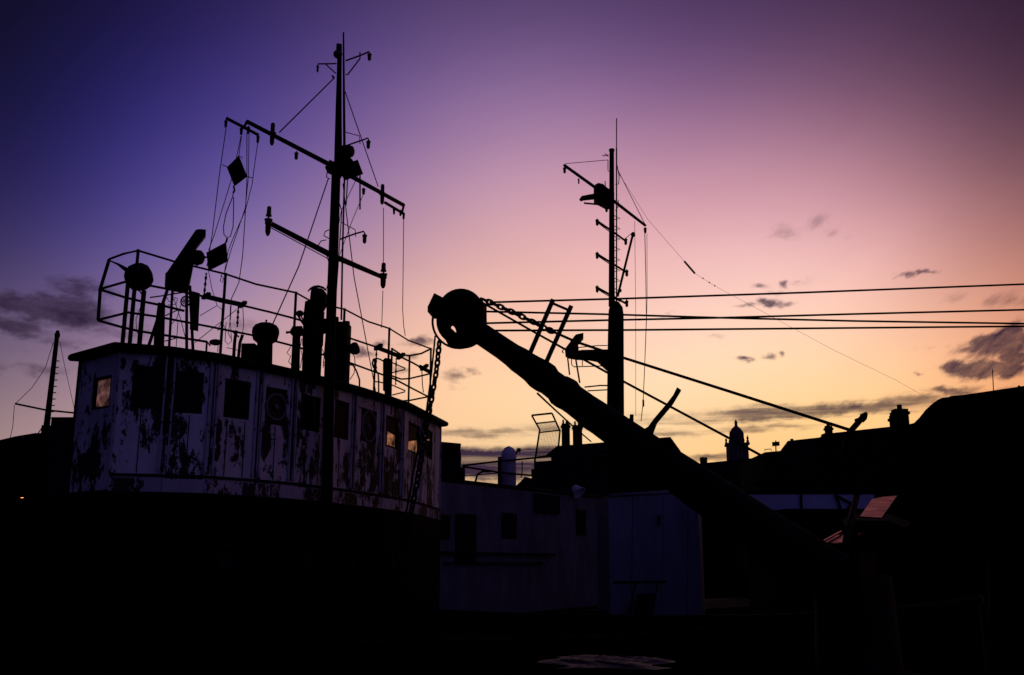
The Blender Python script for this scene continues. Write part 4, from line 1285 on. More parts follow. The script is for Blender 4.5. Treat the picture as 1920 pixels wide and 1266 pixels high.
gplate(940, 968, 962, 1010, 'window', 'frame', gdo)
gplate(820, 842, 965, 1012, 'window', 'frame', gdo)
gplate(1080, 1098, 956, 1004, 'window', 'frame', gdo)
gplate(853, 892, 964, 1056, 'door', 'frame', gdo)
gplate(1000, 1045, 928, 962, 'louvre', 'greyd', gdo, -.02, .12)
gplate(824, 1037, 1036, 1041, 'handrail', 'greyd', gdo, .05, .12)
gplate(830, 1015, 1054, 1058, 'handrail', 'greyd', gdo, .05, .12)
# flood lamp hooded in pale canvas on the deckhouse front
w_ = ghit(1070, 924) + gn * .3
fl_ = MB(); fl_.lathe(w_ + Vector((-.05, 0, .12)), Vector((.5, -.4, -.6)), [(-.16, .05), (-.12, .13), (0, .17), (.12, .21), (.22, .28), (.22, .25), (.05, .05)], 14)
fl_.build('hooded_lamp', 'cowl', gdo)
# hull
ax2, sx2 = Vector((.86, .51, 0)), Vector((-.51, .86, 0))
c2 = Vector((3.2, 37.2, 0))
t2 = [-15, -13, -8, 0, 6, 10, 13, 14.5]; b2_ = [2.6, 4.0, 5.0, 5.2, 4.8, 3.4, 1.5, .2]; s2 = [.0, -.1, -.2, -.25, -.15, .1, .5, .8]
hu2 = MB(); n2_ = len(t2); rows = []
for zf, k in ((-2.2, .7), (-.9, .92), (None, 1)):
    rows.append([c2 + ax2 * t2[i] - sx2 * (b2_[i] * k) + Vector((0, 0, s2[i] if zf is None else zf)) for i in range(n2_)] + [c2 + ax2 * t2[i] + sx2 * (b2_[i] * k) + Vector((0, 0, s2[i] if zf is None else zf)) for i in reversed(range(n2_))])
w = 2 * n2_
hu2.add([v for r_ in rows for v in r_], [(a_ * w + j, a_ * w + (j + 1) % w, (a_ + 1) * w + (j + 1) % w, (a_ + 1) * w + j) for a_ in range(2) for j in range(w)])
hu2.add([v - Vector((0, 0, .55)) for v in rows[2]], [tuple(range(w))])
hu2.build('hull', 'hull', sh2)
# pale cabin
cz0 = P(1230, 1166, 30).z
x0, x1 = P(1143, 1050, 30).x, P(1312, 1050, 30).x
pc = MB()
pc.prism([Vector((x0, 30, cz0)), Vector((x1, 30, cz0)), Vector((x1, 30, P(1300, 920, 30).z)), Vector((x0, 30, P(1143, 929, 30).z))],
         [Vector((x0 - .1, 33, cz0)), Vector((x1 + .55, 32.4, cz0)), Vector((x1 + .55, 32.4, P(1300, 920, 30).z - .05)), Vector((x0 - .1, 33, P(1143, 929, 30).z))])
pco = pc.build('cabin', 'pale', sh2, 'pale blue cabin with plain sheet sides')
sm_ = MB()
for x in (1186, 1243, 1290):
    sm_.beam(P(x, 932, 29.998), P(x - 2, 1160, 29.998), .014, .012, up=(0, 1, 0))
sm_.build('panel_seam', 'greyd', pco)
MB().plate([(1233, 966), (1238, 966), (1238, 985), (1233, 985)], 29.93, .06).build('latch', 'greyd', pco)
MB().tube([P(1143, 929, 29.97), P(1300, 920, 29.97)], .05, 6).build('roof_edge', 'pale', pco)
lad = MB()
for x in (1188, 1230):
    lad.tube([P(x + 3, 1095, 29.6), P(x - 8, 1150, 29.3)], .03, 6)
lad.tube([P(1150, 1092, 29.6), P(1250, 1091, 29.6)], .04, 6)
lad.plate([(1195, 1115), (1228, 1114), (1222, 1160), (1186, 1160)], 29.2, .5)
lad.build('deck_ladder', 'greyd', pco)
# vent cowl
Y = 36.5
vc = MB(); c = P(954, 910, Y); k = m_(1, Y)
vc.lathe(Vector((c.x, c.y, zt2 - .3)), (0, 0, 1), [(0, 14 * k), (P(954, 862, Y).z - zt2 + .3, 13.3 * k), (P(954, 858, Y).z - zt2 + .3, 15 * k), (P(954, 852, Y).z - zt2 + .3, 14 * k), (P(954, 846, Y).z - zt2 + .3, 12.5 * k), (P(954, 840, Y).z - zt2 + .3, 8 * k), (P(954, 837, Y).z - zt2 + .3, 2 * k)], 22)
vco = vc.build('ventilator', 'cowl', sh2, 'pale domed ventilator standing by the rail')
hw = MB(); hw.tube([P(966, 856, Y), P(969, 848, Y), P(972, 844, Y)], m_(1.6, Y), 6)
for an in range(6):
    hw.tube([P(972, 844, Y), P(973 + 5 * math.cos(an * 1.05), 844 + 5 * math.sin(an * 1.05), Y)], m_(1.5, Y), 5)
hw.build('hand_wheel', 'steel', vco)
# deck rail
rr = MB(); Yr2 = 35.6
rr.tube([P(868, 873, 34.2), P(937, 865, Yr2), P(1000, 859, 37), P(1045, 855, 38.2)], m_(2.0, Yr2), 6)
rr.tube([P(868, 875, 34.2), P(937, 886, Yr2), P(1000, 892, 37)], m_(1.8, Yr2), 6)
rr.tube([P(868, 893, 34.2), P(937, 887, Yr2)], m_(1.1, Yr2), 6)
rr.tube([P(891, 905, Yr2), P(895, 890, Yr2), P(905, 884, Yr2), P(920, 884, Yr2)], m_(2.0, Yr2), 6)
rro = rr.build('railing', 'steel', sh2)
for x, y in ((937, 857), (1003, 859)):
    t_ = P(x, y, Yr2 if x < 950 else 37.2); MB().tube([t_, Vector((t_.x, t_.y, zt2 - .05))], m_(4 if x < 950 else 2, Yr2), 8).build('post', 'steel', rro)
hk = MB(); hk.tube([P(979, 865, Yr2), P(979, 885, Yr2), P(977, 896, Yr2)], m_(1.1, Yr2), 5); hk.build('lashing', 'rope', rro)
# mesh-sided frame on the after deck
Yf = 38.5
fr_ = MB()
fpts = [(1004, 858), (1012, 806), (997, 779)]; gpts = [(1046, 850), (1050, 808), (1035, 775)]
for p_ in (fpts, gpts):
    fr_.tube([P(x, y, Yf) for x, y in p_], m_(1.8, Yf), 6)
for a_, b_, r_ in (((997, 779), (1035, 775), 2.0), ((1006, 794), (1043, 790), 1.5), ((1012, 811), (1050, 807), 1.5), ((1004, 858), (1046, 852), 1.6)):
    fr_.tube([P(*a_, Yf), P(*b_, Yf)], m_(r_, Yf), 6)
fr_.tube([P(1003, 858, Yf), Vector((P(1003, 858, Yf).x, Yf, zt2))], m_(2, Yf), 6); fr_.tube([P(1046, 852, Yf), Vector((P(1046, 852, Yf).x, Yf, zt2))], m_(2, Yf), 6)
fro = fr_.build('screen_frame', 'steel', sh2, 'tall bent frame filled with fine wire mesh')
mw = MB()
for f0, f1, g0_, g1_ in (((1006, 794), (1012, 810), (1043, 790), (1050, 807)), ((1012, 811), (1004, 857), (1050, 808), (1046, 851))):
    n_ = 14
    for i in range(1, n_):
        t = i / n_
        mw.tube([P(f0[0] + (g0_[0] - f0[0]) * t, f0[1] + (g0_[1] - f0[1]) * t, Yf), P(f1[0] + (g1_[0] - f1[0]) * t, f1[1] + (g1_[1] - f1[1]) * t, Yf)], .004, 4)
    m__ = 8 if f0[1] < 800 else 20
    for i in range(1, m__):
        t = i / m__
        mw.tube([P(f0[0] + (f1[0] - f0[0]) * t, f0[1] + (f1[1] - f0[1]) * t, Yf), P(g0_[0] + (g1_[0] - g0_[0]) * t, g0_[1] + (g1_[1] - g0_[1]) * t, Yf)], .004, 4)
mw.build('wire_mesh', 'rope', fro)
# deck gear heap under the boom (winch house)
wg = MB()
Yw = 42.0
wg.plate([(1148, 945), (1148, 852), (1110, 850), (1052, 850), (1050, 862), (1003, 866), (1003, 879), (996, 880), (996, 890), (1000, 892), (996, 897), (984, 894), (976, 903), (966, 912), (966, 925)], Yw, 2.4)
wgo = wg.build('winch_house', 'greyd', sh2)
for pts in ([(1048, 858), (1090, 860), (1140, 866)], [(1048, 878), (1100, 882), (1140, 886)], [(1040, 900), (1100, 902)]):
    MB().tube([P(x, y, Yw - .1) for x, y in pts], m_(1.2, Yw), 5).build('handrail', 'greyd', wgo)

# mast of the second ship
Ym2 = 35.0
m2 = MB()
m2.tube([P(1154, 1000, Ym2), P(1154, 780, Ym2), P(1154.5, 640, Ym2), P(1155, 590, Ym2), P(1154.5, 578, Ym2), P(1152, 571, Ym2), P(1149, 568, Ym2)], [m_(r, Ym2) for r in (16.5, 16.3, 15.4, 14.8, 13.5, 10, 6)], 18)
m2.tube([P(1147, 575, Ym2), P(1147, 282, Ym2)], [m_(6.2, Ym2), m_(4.6, Ym2)], 12)
m2.tube([P(1147, 284, Ym2), P(1147, 280, Ym2)], m_(5.6, Ym2), 10)
mast2 = m2.build('mast', 'steel', sh2, 'mast stepped on a thick round-shouldered post')
MB().tube([P(1156, 569, Ym2), P(1156, 440, Ym2), P(1156, 278, Ym2)], m_(1.5, Ym2), 6).tube([P(1156, 280, Ym2), P(1156, 222, Ym2)], m_(1.1, Ym2), 6).build('antenna_pole', 'steel', mast2)
for i in range(9):
    y = 404 + i * 19.5
    ru = MB(); ru.tube([P(1151, y, Ym2), P(1163, y + 6, Ym2), P(1152, y + 8, Ym2)], m_(.9, Ym2), 5)
    ru.build('rung', 'steel', mast2)
zy2 = P(1150, 374, Ym2).z
ya, yb_ = PZ(1058, 310, zy2), PZ(1210, 423, zy2)
Yya = max(24, ya.y); Yyb = min(50, yb_.y)
MB().tube([P(1058, 310, Ym2 - 2.6), P(1147, 374, Ym2), P(1210, 423, Ym2 + 1.8)], [m_(3.0, Ym2 - 2), m_(3.4, Ym2), m_(2.8, Ym2 + 1)], 8).build('yard', 'steel', mast2)
lantern(1058.5, 313, 14, 3.2, Ym2 - 2.6, mast2)
lantern(1085, 334, 13, 1.8, Ym2 - 1.8, mast2)
lantern(1137, 382, 18, 3.2, Ym2 - .3, mast2)
lantern(1209.5, 426, 13, 3.0, Ym2 + 1.8, mast2)
r2 = MB()
r2.plate([(1113, 372), (1113, 352), (1116, 346), (1122, 343), (1131, 345), (1136, 350), (1152, 361), (1152, 384), (1135, 384)], Ym2 - .3, .5)
r2.tube([P(1135, 350, Ym2), P(1134.5, 340, Ym2)], m_(1, Ym2), 5)
r2o = r2.build('radar', 'smooth', mast2)
r2 = MB(); r2.tube([P(1088, 376, Ym2 - .5), P(1092, 372, Ym2 - .5), P(1112, 369, Ym2 - .4), P(1128, 368, Ym2 - .4)], [m_(r, Ym2) for r in (3, 5, 6, 6)], 8); r2.tube([P(1095, 381, Ym2 - .5), P(1128, 384, Ym2 - .4)], m_(2, Ym2), 6); r2.build('radar_scanner', 'smooth', mast2)
for (xl, yl_, xr, yr2) in ((1119, 414, 1173, 452), (1119, 476, 1175, 511), (1119, 539, 1175, 570)):
    b = MB(); b.tube([P(xl, yl_, Ym2 - .8), P(1147, (yl_ + yr2) / 2, Ym2), P(xr, yr2, Ym2 + .8)], m_(2.2, Ym2), 6)
    b.tube([P(xl + 2, yl_ + 4, Ym2 - .8), P(1145, (yl_ + yr2) / 2 + 3, Ym2)], m_(1.0, Ym2), 5)
    b.build('lamp_arm', 'steel', mast2)
    lantern(xl + .5, yl_ - 4, 15, 3.3, Ym2 - .8, mast2)
    lantern(xr, yr2 - 6 if yr2 < 560 else yr2 - 8, 15, 3.3, Ym2 + .8, mast2)
b = MB(); b.tube([P(1186, 442, Ym2), P(1158, 556, Ym2)], m_(2.4, Ym2), 7); b.ball(P(1187, 440, Ym2), m_(4.5, Ym2), (1, 1, 1.2)); b.ball(P(1162, 545, Ym2), m_(4, Ym2)); b.tube([P(1173, 447, Ym2), P(1184, 438, Ym2)], m_(.7, Ym2), 5)
b.build('derrick_spar', 'steel', mast2)
cb = MB()
for pts in ([(1141, 290), (1136, 292), (1129, 292)], [(1141, 294), (1134, 288)], [(1157, 310), (1161, 330), (1160, 345), (1154, 346)], [(1140, 300), (1140, 320), (1143, 322)], [(1154, 395), (1160, 386), (1159, 375)]):
    cb = MB(); cb.tube([P(x, y, Ym2) for x, y in pts], m_(.9, Ym2), 5); cb.build('loose_cable', 'rope', mast2)
for pts, r in (([(1060, 307), (1140, 300)], .7), ([(1158, 318), (1209, 420)], .7), ([(1190, 415), (1191, 500), (1192, 600), (1192, 780)], .45), ([(1209, 438), (1211, 520), (1212, 600), (1209, 680), (1206, 752), (1202, 790)], .8),
               ([(1213, 438), (1213.5, 560), (1212, 610)], .5)):
    b = MB(); b.tube([P(x, y, Ym2 + .6) for x, y in pts], m_(r, Ym2), 5); b.build('stay', 'rope', mast2)
b = MB(); b.lathe(P(1206, 748, Ym2 + .6), (0, 0, -1), [(0, .01), (.05, .035), (.25, .035), (.3, .01)], 8); b.build('rigging_screw', 'steel', mast2)
# aerial wire to the shed
aw = MB(); aw.tube([P(1158, 322, 35), P(1215, 412, 34.6), P(1283, 490, 34)], m_(.32, 35), 5); aw.tube([P(1283, 490, 34), P(1303, 513, 34)], m_(2.2, 34), 6); aw.tube([P(1303, 513, 34), P(1340, 536, 34), P(1440, 590, 34), P(1560, 655, 34), P(1680, 713, 34), P(1742, 748, 34)], m_(.26, 34), 5)
for x, y in ((1318, 522), (1330, 530), (1340, 536)):
    aw.ball(P(x, y, 34), m_(1.5, 34))
tag(aw.build('aerial_wire', 'rope'), 'long thin aerial wire with an insulator sagging to the curved roof', 'cable')
# bracket arm with flood light on the thick post
ba = MB()
ba.plate([(1092, 656), (1140, 655), (1140, 692), (1133, 686), (1120, 674), (1104, 671), (1080, 670), (1070, 668), (1066, 664), (1070, 656), (1080, 658)], Ym2 - .25, .5)
ba.build('bracket_arm', 'steel', mast2)
fl2 = MB(); fl2.plate([(1059, 654), (1066, 645), (1077, 630), (1080, 627), (1094, 624), (1094, 631), (1083, 643), (1085, 652), (1084, 664), (1068, 668), (1060, 664)], Ym2 - .5, .5)
fl2.tube([P(1057, 662, Ym2), P(1054, 660, Ym2), P(1056, 656, Ym2)], m_(1.2, Ym2), 5)
fl2.build('flood_lamp', 'smooth', mast2)
fb_ = MB()
for pts, r in (([(1064, 668), (1068, 703)], 1.5), ([(1079, 670), (1087, 718)], 1.7), ([(1071, 668), (1072, 684), (1076, 688), (1110, 687), (1134, 686)], 1.0), ([(1092, 672), (1092, 686)], .9), ([(1083, 652), (1120, 648), (1139, 648)], 1.0),
               ([(1096, 726), (1125, 723), (1140, 723)], 1.5), ([(1102, 733), (1140, 731)], 1.3)):
    fb_.tube([P(x, y, Ym2 - .2) for x, y in pts], m_(r, Ym2), 6)
fb_.build('bracket_rod', 'steel', mast2)

# ================================================================== BOAT AND SHED AT THE LEFT
Yb = 46.0
bt = thing('fishing_boat', Vector((P(85, 800, Yb).x, Yb, -1.7)), 'small dark boat whose rung-studded mast rises behind the wheelhouse', 'boat')
xb0, xb1 = P(-60, 900, Yb).x, P(215, 900, Yb).x
bh = MB()
cx_ = (xb0 + xb1) / 2; hw_ = (xb1 - xb0) / 2
rows = []
for z, k in ((-2.2, .8), (-.6, .95), (.6, 1.0)):
    rows.append([Vector((cx_ + hw_ * k * math.cos(a_ * math.pi / 12), Yb + 2.2 * k * math.sin(a_ * math.pi / 12), z + (.5 * abs(math.cos(a_ * math.pi / 12)) ** 3 if z > 0 else 0))) for a_ in range(24)])
bh.add([v for r_ in rows for v in r_], [(a_ * 24 + j, a_ * 24 + (j + 1) % 24, (a_ + 1) * 24 + (j + 1) % 24, (a_ + 1) * 24 + j) for a_ in range(2) for j in range(24)])
bh.add([v - Vector((0, 0, .3)) for v in rows[2]], [tuple(range(24))])
bh.build('hull', 'hull', bt)
bmst = MB(); bmst.tube([P(84, 1000, Yb), P(86, 812, Yb), P(93, 750, Yb), (P(107, 630, Yb))], [m_(r, Yb) for r in (7, 6, 5, 4)], 10)
bmst.tube([P(107.3, 632, Yb), P(107.6, 625, Yb)], m_(5, Yb), 8); bmst.ball(P(108, 622.5, Yb), m_(3.6, Yb), (1, 1, .9)); bmst.beam(P(80, 806, Yb), P(94, 806, Yb), .3, .4)
bmo = bmst.build('mast', 'steel', bt)
for i in range(10):
    y = 677 + i * 11.9; x = 103.5 - (y - 665) * .105
    ru = MB(); ru.tube([P(x, y, Yb), P(x + 9, y, Yb)], m_(1.1, Yb), 5)
    ru.build('rung', 'steel', bmo)
MB().tube([P(28, 757, Yb - 1), P(86, 769, Yb), P(140, 774.5, Yb + 1)], m_(1.8, Yb), 6).build('yard', 'steel', bmo)
for pts, r in (([(100, 642), (85, 690), (60, 727), (29, 757)], .6), ([(112, 640), (122, 690), (138, 760), (146, 800)], .5), ([(27, 760), (24, 800), (19, 822)], .6), ([(80, 800), (72, 812), (68, 824)], 1.0)):
    b = MB(); b.tube([P(x, y, Yb) for x, y in pts], m_(r, Yb), 5); b.build('stay', 'rope', bmo)
wb = MB(); wb.slab([(P(123, 800, Yb).x, Yb - 1.5), (P(200, 800, Yb).x, Yb - 1.5), (P(200, 800, Yb).x, Yb + 1.5), (P(123, 800, Yb).x, Yb + 1.5)], .3, P(130, 791, Yb).z); wb.build('wheelhouse', 'greyd', bt)
ls = MB(); Ys = 49
top = [(-160, 850), (-60, 836), (0, 825), (30, 818), (66, 812), (110, 812), (240, 812), (240, 1080), (-160, 1080)]
ls.plate(top, Ys, 9, -3.4); tag(ls.build('boat_shed', 'slate'), 'low dark shed with bowed roof behind the small boat', 'shed')
lt = thing('quay_lamp', P(42, 960, 27), 'tiny glowing orange lamp low in the dark beside the wheelhouse', 'lamp')
lm_ = MB(); lm_.tube([Vector((P(42, 950, 27).x, 27, -1.5)), P(42, 939, 27)], .04, 6); lm_.build('post', 'steel', lt)
lm_ = MB(); lm_.ball(P(42, 935, 27), .06, (1.0, .8, .5)); lm_.build('bulb', 'glow', lt)

# ================================================================== TOWN BEHIND
def house(name, label, ridge, Yr, width, eave_drop, wall_m='brick', roof_m='slate', chimneys=(), side=1, length=None, cat='house', windows=True):
    """gabled house whose ridge ends show at two photo pixels"""
    (xa, ya_), (xb_, yb2) = ridge
    z = P(xb_, yb2, Yr).z
    a_, b_ = PZ(xa, ya_, z), PZ(xb_, yb2, z)
    if a_.y > 4 * Yr:
        a_ = P(xa, ya_, Yr)
    d = (b_ - a_); d.z = 0; d.normalize()
    n_ = Vector((d.y, -d.x, 0))
    if n_.y > 0:
        n_ = -n_
    t_ = thing(name, Vector(((a_.x + b_.x) / 2, (a_.y + b_.y) / 2, .25)), label, cat)
    ze = z - eave_drop
    w = width / 2
    wb_ = MB()
    A = [a_ + n_ * w, a_ - n_ * w, b_ - n_ * w, b_ + n_ * w]
    zz = lambda v, h: Vector((v.x, v.y, h))
    wb_.add([zz(A[0], .2), zz(A[1], .2), zz(A[2], .2), zz(A[3], .2), zz(A[0], ze), zz(A[1], ze), zz(A[2], ze), zz(A[3], ze), zz(a_, z - .15), zz(b_, z - .15)],
            [(0, 3, 7, 4), (1, 2, 6, 5), (0, 1, 5, 8, 4), (3, 2, 6, 9, 7)])
    wall_o = wb_.build('wall', wall_m, t_)
    rb_ = MB()
    ov = .3
    for s_ in (1, -1):
        e0, e1 = a_ + n_ * (s_ * (w + ov)) - d * ov, b_ + n_ * (s_ * (w + ov)) + d * ov
        r0, r1 = a_ - d * ov, b_ + d * ov
        ze2 = ze - eave_drop * ov / w
        up_ = [zz(r0, z), zz(r1, z), zz(e1, ze2), zz(e0, ze2)]
        rb_.prism(up_, [p - Vector((0, 0, .14)) for p in up_])
    ro = rb_.build('roof', roof_m, t_)
    for cx0, cx1, cy, pots in chimneys:
        t = ((cx0 + cx1) / 2 - xa) / (xb_ - xa)
        Yc = 1 / ((1 - t) / a_.y + t / b_.y)
        l_, r_ = P(cx0, cy, Yc), P(cx1, cy, Yc)
        hwc = (r_.x - l_.x) / 2
        cb_ = MB(); cb_.box(l_.x, r_.x, Yc - hwc * .8, Yc + hwc * .8, z - 1.0, l_.z)
        cb_.box(l_.x - .06, r_.x + .06, Yc - hwc * .8 - .06, Yc + hwc * .8 + .06, l_.z - .28, l_.z - .14)
        co = cb_.build('chimney', wall_m, ro)
        for px0, px1, py in pots:
            p0, p1 = P(px0, py, Yc), P(px1, py, Yc)
            MB().lathe(Vector(((p0.x + p1.x) / 2, Yc, l_.z - .01)), (0, 0, 1), [(0, (p1.x - p0.x) / 2), (p0.z - l_.z - .04, (p1.x - p0.x) * .42), (p0.z - l_.z, (p1.x - p0.x) * .5)], 10).build('chimney_pot', wall_m, t_)
    if windows:
        L_ = (b_ - a_).length; nw_ = max(2, int(L_ / 3))
        for i in range(nw_):
            c_ = a_.lerp(b_, (i + .5) / nw_) + n_ * (w + .01)
            for hz in (1.6, 4.2):
                if hz + 1.3 < ze:
                    b = MB(); b.beam(zz(c_, hz), zz(c_, hz + 1.3), .9, .06, up=d); b.build('window', 'frame', wall_o)
    return t_


# terrace at the right: nearer roofs climb out of the frame
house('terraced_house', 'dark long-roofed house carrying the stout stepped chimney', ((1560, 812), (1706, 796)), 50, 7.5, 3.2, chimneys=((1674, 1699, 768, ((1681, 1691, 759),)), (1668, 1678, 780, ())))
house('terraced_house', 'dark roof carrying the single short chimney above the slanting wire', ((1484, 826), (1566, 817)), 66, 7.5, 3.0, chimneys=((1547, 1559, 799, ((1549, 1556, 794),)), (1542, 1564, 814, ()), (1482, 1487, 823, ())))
fb2 = MB(); Y = 90
fb2.slab([(P(1414, 860, Y).x, Y - 4), (P(1500, 860, Y).x, Y - 8), (P(1500, 860, Y).x, Y + 6), (P(1414, 860, Y).x, Y + 6)], .2, P(1415, 848, Y - 4).z)
fbo = thing('warehouse', Vector((P(1450, 860, Y).x, Y, .25)), 'flat-topped dark warehouse under the little roof sign', 'warehouse')
fb2.build('wall', 'brick', fbo)
pk = MB(); pk.tube([P(1434, 846, Y), P(1434, 843, Y), P(1446, 842, Y), P(1446, 846, Y)], m_(.8, Y), 5); pk.build('roof_pipe', 'steel', fbo)
house('low_house', 'distant low roof at the foot of the domed tower', ((1318, 868.5), (1424, 858)), 130, 12, 4.5, chimneys=((1313, 1325, 858, ((1315, 1319, 857),)),), windows=False)
# roof sign
sg = thing('roof_sign', P(1454.5, 847, 86), 'small rectangular sign on a thin post above the warehouse', 'sign')
MB().tube([P(1455, 850, 86), P(1454.5, 826, 86)], m_(1.2, 86), 6).build('post', 'steel', sg)
MB().plate([(1447.5, 829), (1461.5, 828), (1462, 835), (1448, 836)], 85.8, .4).build('board', 'steel', sg)
# domed tower
YT = 190
tw = thing('domed_tower', Vector((P(1383, 870, YT).x, YT, .25)), 'distant domed stone tower with corner finials and lantern', 'tower')
k = m_(1, YT); cT = P(1383.5, 866, YT)
zf = lambda y: P(1383.5, y, YT).z
hs = 17.2 * k
bx = MB(); bx.box(cT.x - hs, cT.x + hs, YT - hs, YT + hs, .2, zf(834)); bx.box(cT.x - hs - .25, cT.x + hs + .25, YT - hs - .25, YT + hs + .25, zf(836), zf(832)); 
for i in range(4):
    xx = cT.x - hs * .72 + i * hs * .48
    bx.box(xx - .18, xx + .18, YT - hs - .22, YT - hs, .2, zf(837))
two = bx.build('shaft', 'stone', tw)
for sx_ in (-1, 1):
    for sy_ in (-1, 1):
        MB().lathe(Vector((cT.x + sx_ * hs * .96, YT + sy_ * hs * .96, zf(832))), (0, 0, 1), [(0, .26), (.4, .26), (.5, .14), (.75, .22), (1.0, .2), (1.2, .08), (1.5, .03)], 10).build('finial', 'stone', two)
bell = MB(); bell.lathe(Vector((cT.x, YT, zf(832))), (0, 0, 1), [(0, 13 * k), (zf(812) - zf(832), 12.2 * k), (zf(811) - zf(832), 13 * k), (zf(809) - zf(832), 13 * k), (zf(808.5) - zf(832), 11.5 * k)], 8)
for i in range(8):
    an = math.pi / 4 * i + .2
    bell.tube([Vector((cT.x + 12.9 * k * math.cos(an), YT + 12.9 * k * math.sin(an), zf(832))), Vector((cT.x + 12.4 * k * math.cos(an), YT + 12.4 * k * math.sin(an), zf(812)))], .2, 6)
bell.build('belfry', 'stone', tw)
MB().lathe(Vector((cT.x, YT, zf(809))), (0, 0, 1), [((zf(y) - zf(809)), r * k) for y, r in ((809, 10.5), (806, 9.8), (804, 8.5), (802, 6.2), (800.5, 4.6))], 20).build('dome', 'stone', tw)
MB().lathe(Vector((cT.x, YT, zf(801))), (0, 0, 1), [((zf(y) - zf(801)), r * k) for y, r in ((801, 4.2), (800, 4.3), (799.4, 2.9), (793, 2.6), (792.5, 3.2), (791.5, 3.0), (789.5, 1.8), (787, .5))], 14).build('lantern', 'stone', tw)
# curved-roofed shed at the right
YS = 33
sd = thing('curved_shed', Vector((P(1850, 900, YS).x, YS, .25)), 'great black shed with curved roof filling the edge of the view', 'shed')
so = MB()
edge = [(1690, 800), (1700, 797), (1714, 793), (1724, 783), (1736, 768), (1748, 757), (1758, 750), (1766, 746), (1779, 744.5), (1783, 742.5), (1806, 740.5), (1830, 737), (1880, 729.5), (1928, 722.5), (2060, 702), (2200, 684)]
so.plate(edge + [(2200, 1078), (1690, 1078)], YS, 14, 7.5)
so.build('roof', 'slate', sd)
MB().tube([P(1863, 734, YS + 2), P(1861, 693, YS + 2)], m_(1.0, YS), 5).build('aerial', 'steel', sd)
MB().lathe(P(1911, 728, YS + 1), (0, 0, 1), [(0, .06), (.06, .05), (.1, .02)], 8).build('vent', 'steel', sd)
# house with chimney stacks between the ships
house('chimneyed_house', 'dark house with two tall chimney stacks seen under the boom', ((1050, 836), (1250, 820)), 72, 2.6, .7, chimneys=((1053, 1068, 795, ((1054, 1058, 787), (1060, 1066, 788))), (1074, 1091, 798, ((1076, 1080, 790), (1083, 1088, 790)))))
bk = MB(); Y = 60
bl = thing('brick_block', Vector((P(845, 870, Y).x, Y, .25)), 'plain dark brick block just past the wheelhouse end', 'building')
bk.plate([(790, 829), (826, 832), (863, 836), (865, 860), (864, 876), (872, 877), (873, 1085), (790, 1085)], Y, 7); bk.build('wall', 'brick', bl)
b = MB(); b.beam(P(800, 830, Y - .05), P(864, 836, Y - .05), .2, .25); b.build('parapet', 'brick', bl)

# ================================================================== CABIN BOAT AT THE RIGHT
Yc = 22.0
cbt = thing('cabin_boat', Vector((P(1620, 1060, Yc).x, Yc, -1.7)), 'dark cabin boat with raked windscreen catching the pink sky', 'boat')
hb2 = MB()
xs0, xs1 = P(1480, 1060, Yc).x, P(1900, 1060, Yc).x
cx_ = (xs0 + xs1) / 2; hw_ = (xs1 - xs0) / 2
rows = []
for z, k in ((-2.2, .8), (-.6, .95), (1.15, 1.0)):
    rows.append([Vector((cx_ + hw_ * k * math.cos(a_ * math.pi / 12), Yc + 1.4 + 1.7 * k * math.sin(a_ * math.pi / 12), z)) for a_ in range(24)])
hb2.add([v for r_ in rows for v in r_], [(a_ * 24 + j, a_ * 24 + (j + 1) % 24, (a_ + 1) * 24 + (j + 1) % 24, (a_ + 1) * 24 + j) for a_ in range(2) for j in range(24)])
hb2.add([v - Vector((0, 0, .05)) for v in rows[2]], [tuple(range(24))])
hb2.build('hull', 'hull', cbt)


def tilted(px, slope_deg, Y, name, label=None, th=.03, m='mirror'):
    """pane through the photo outline px, lying in a plane tilted back by slope_deg from level, facing the quay"""
    s_ = math.radians(slope_deg)
    c_ = P(sum(p[0] for p in px) / len(px), sum(p[1] for p in px) / len(px), Y)
    n_ = Vector((0, -math.sin(s_), math.cos(s_)))
    pts = []
    for x, y in px:
        d = ray(x, y); pts.append(CO + d * ((c_ - CO).dot(n_) / d.dot(n_)))
    b = MB(); b.prism(pts, [p - n_ * th for p in pts]); b.build(name, m, cbt, label)
    return pts, n_


w1, n_ = tilted([(1612.5, 968), (1653, 970.5), (1682, 929.5), (1655, 931.5), (1635, 936)], 10.5, Yc, 'windscreen')
tilted([(1545, 1016), (1565, 1018.5), (1580, 1017), (1581, 1003), (1572, 1003), (1560, 1008)], 9.5, Yc - .6, 'skylight')
tilted([(1544, 1012), (1577, 994.5), (1579, 996), (1546, 1014)], 9.5, Yc - .5, 'skylight')
tilted([(1609, 990), (1634, 992), (1622, 997.5), (1610, 1004)], 9.5, Yc - .4, 'skylight')
ck = MB()
wc = [p - n_ * .06 for p in w1]
ck.prism([P(1585, 985, Yc), P(1605, 976, Yc), P(1665, 977, Yc), P(1700, 990, Yc)], [P(1585, 985, Yc) + Vector((.9, 3, .25)), P(1605, 976, Yc) + Vector((.9, 3, .3)), P(1665, 977, Yc) + Vector((1.2, 3, .3)), P(1700, 990, Yc) + Vector((1.3, 3, .25))])
ck.build('coachroof', 'hull', cbt)
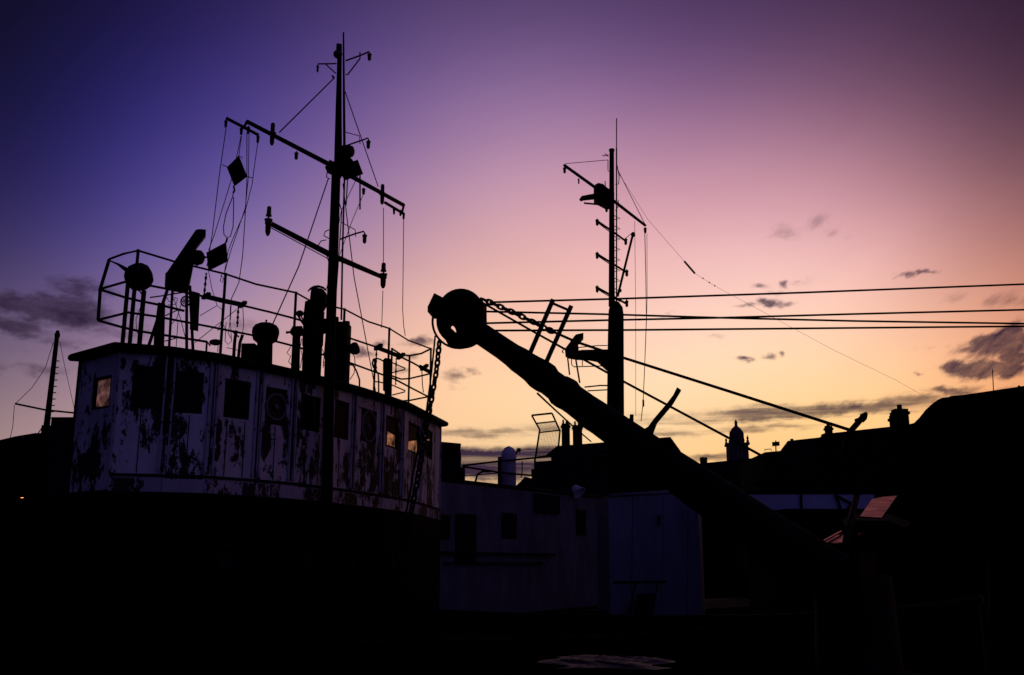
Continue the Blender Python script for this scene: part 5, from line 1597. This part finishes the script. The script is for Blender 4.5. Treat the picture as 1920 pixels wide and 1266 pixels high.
# pale-sided boat whose cabin shows as a blue strip above the boom foot
Yp = 27.0
pb = thing('pale_boat', Vector((P(1510, 1000, Yp).x, Yp, -1.7)), 'pale blue-sided boat cabin glimpsed between boom and cabin boat', 'boat')
x0, x1 = P(1395, 940, Yp).x, P(1640, 940, Yp).x
ca = MB(); ca.box(x0, x1, Yp, Yp + 3, P(1500, 956, Yp).z, P(1500, 927, Yp).z); cao = ca.build('cabin', 'strip', pb)
MB().box(x0 - .15, x1 + .15, Yp - .03, Yp + 3.1, P(1500, 926.5, Yp).z + .005, P(1500, 921, Yp).z).build('roof', 'hull', pb)
hh_ = MB(); hh_.box(x0 + .9, x1 + 1.0, Yp - .7, Yp + 3.8, -2.2, P(1500, 956.5, Yp).z - .004); hh_.build('hull', 'hull', pb)
for a_, b_ in (((1502, 927), (1503, 956)), ((1567, 927), (1577, 956)), ((1570, 930), (1598, 945)), ((1612, 927), (1588, 956))):
    b = MB(); b.beam(P(*a_, Yp - .04), P(*b_, Yp - .04), m_(3.4, Yp), .06, up=(0, 1, 0)); b.build('post', 'hull', cao)

# ================================================================== QUAY FOREGROUND
sh_ = MB()  # crumpled patch added in place of a purple glint on the ground
nx, ny = 46, 16
c0, c1 = PZ(1040, 1253, .02), PZ(1260, 1253, .02)
c3 = PZ(1060, 1231, .02)
vs, fs = [], []
for j in range(ny + 1):
    for i in range(nx + 1):
        u, v = i / nx, j / ny
        x = c0.x + (c1.x - c0.x) * u + .18 * math.sin(9 * v + 3 * u)
        y = c0.y + (c3.y - c0.y) * v + .1 * math.sin(7 * u)
        fall = max(0, 1 - (2 * u - 1) ** 4) * max(0, 1 - (2 * v - 1) ** 4)
        z = .015 + fall * (.012 + .03 * abs(math.sin(11 * u + 5 * v + math.sin(9 * v))) + .016 * random.random())
        vs.append((x, y, z))
fs = [(j * (nx + 1) + i, j * (nx + 1) + i + 1, (j + 1) * (nx + 1) + i + 1, (j + 1) * (nx + 1) + i) for j in range(ny) for i in range(nx)]
sh_.add(vs, fs)
tag(sh_.build('glint_sheet', 'sheet'), 'crumpled painted glint sheet lying on the quay edge', 'sheet')
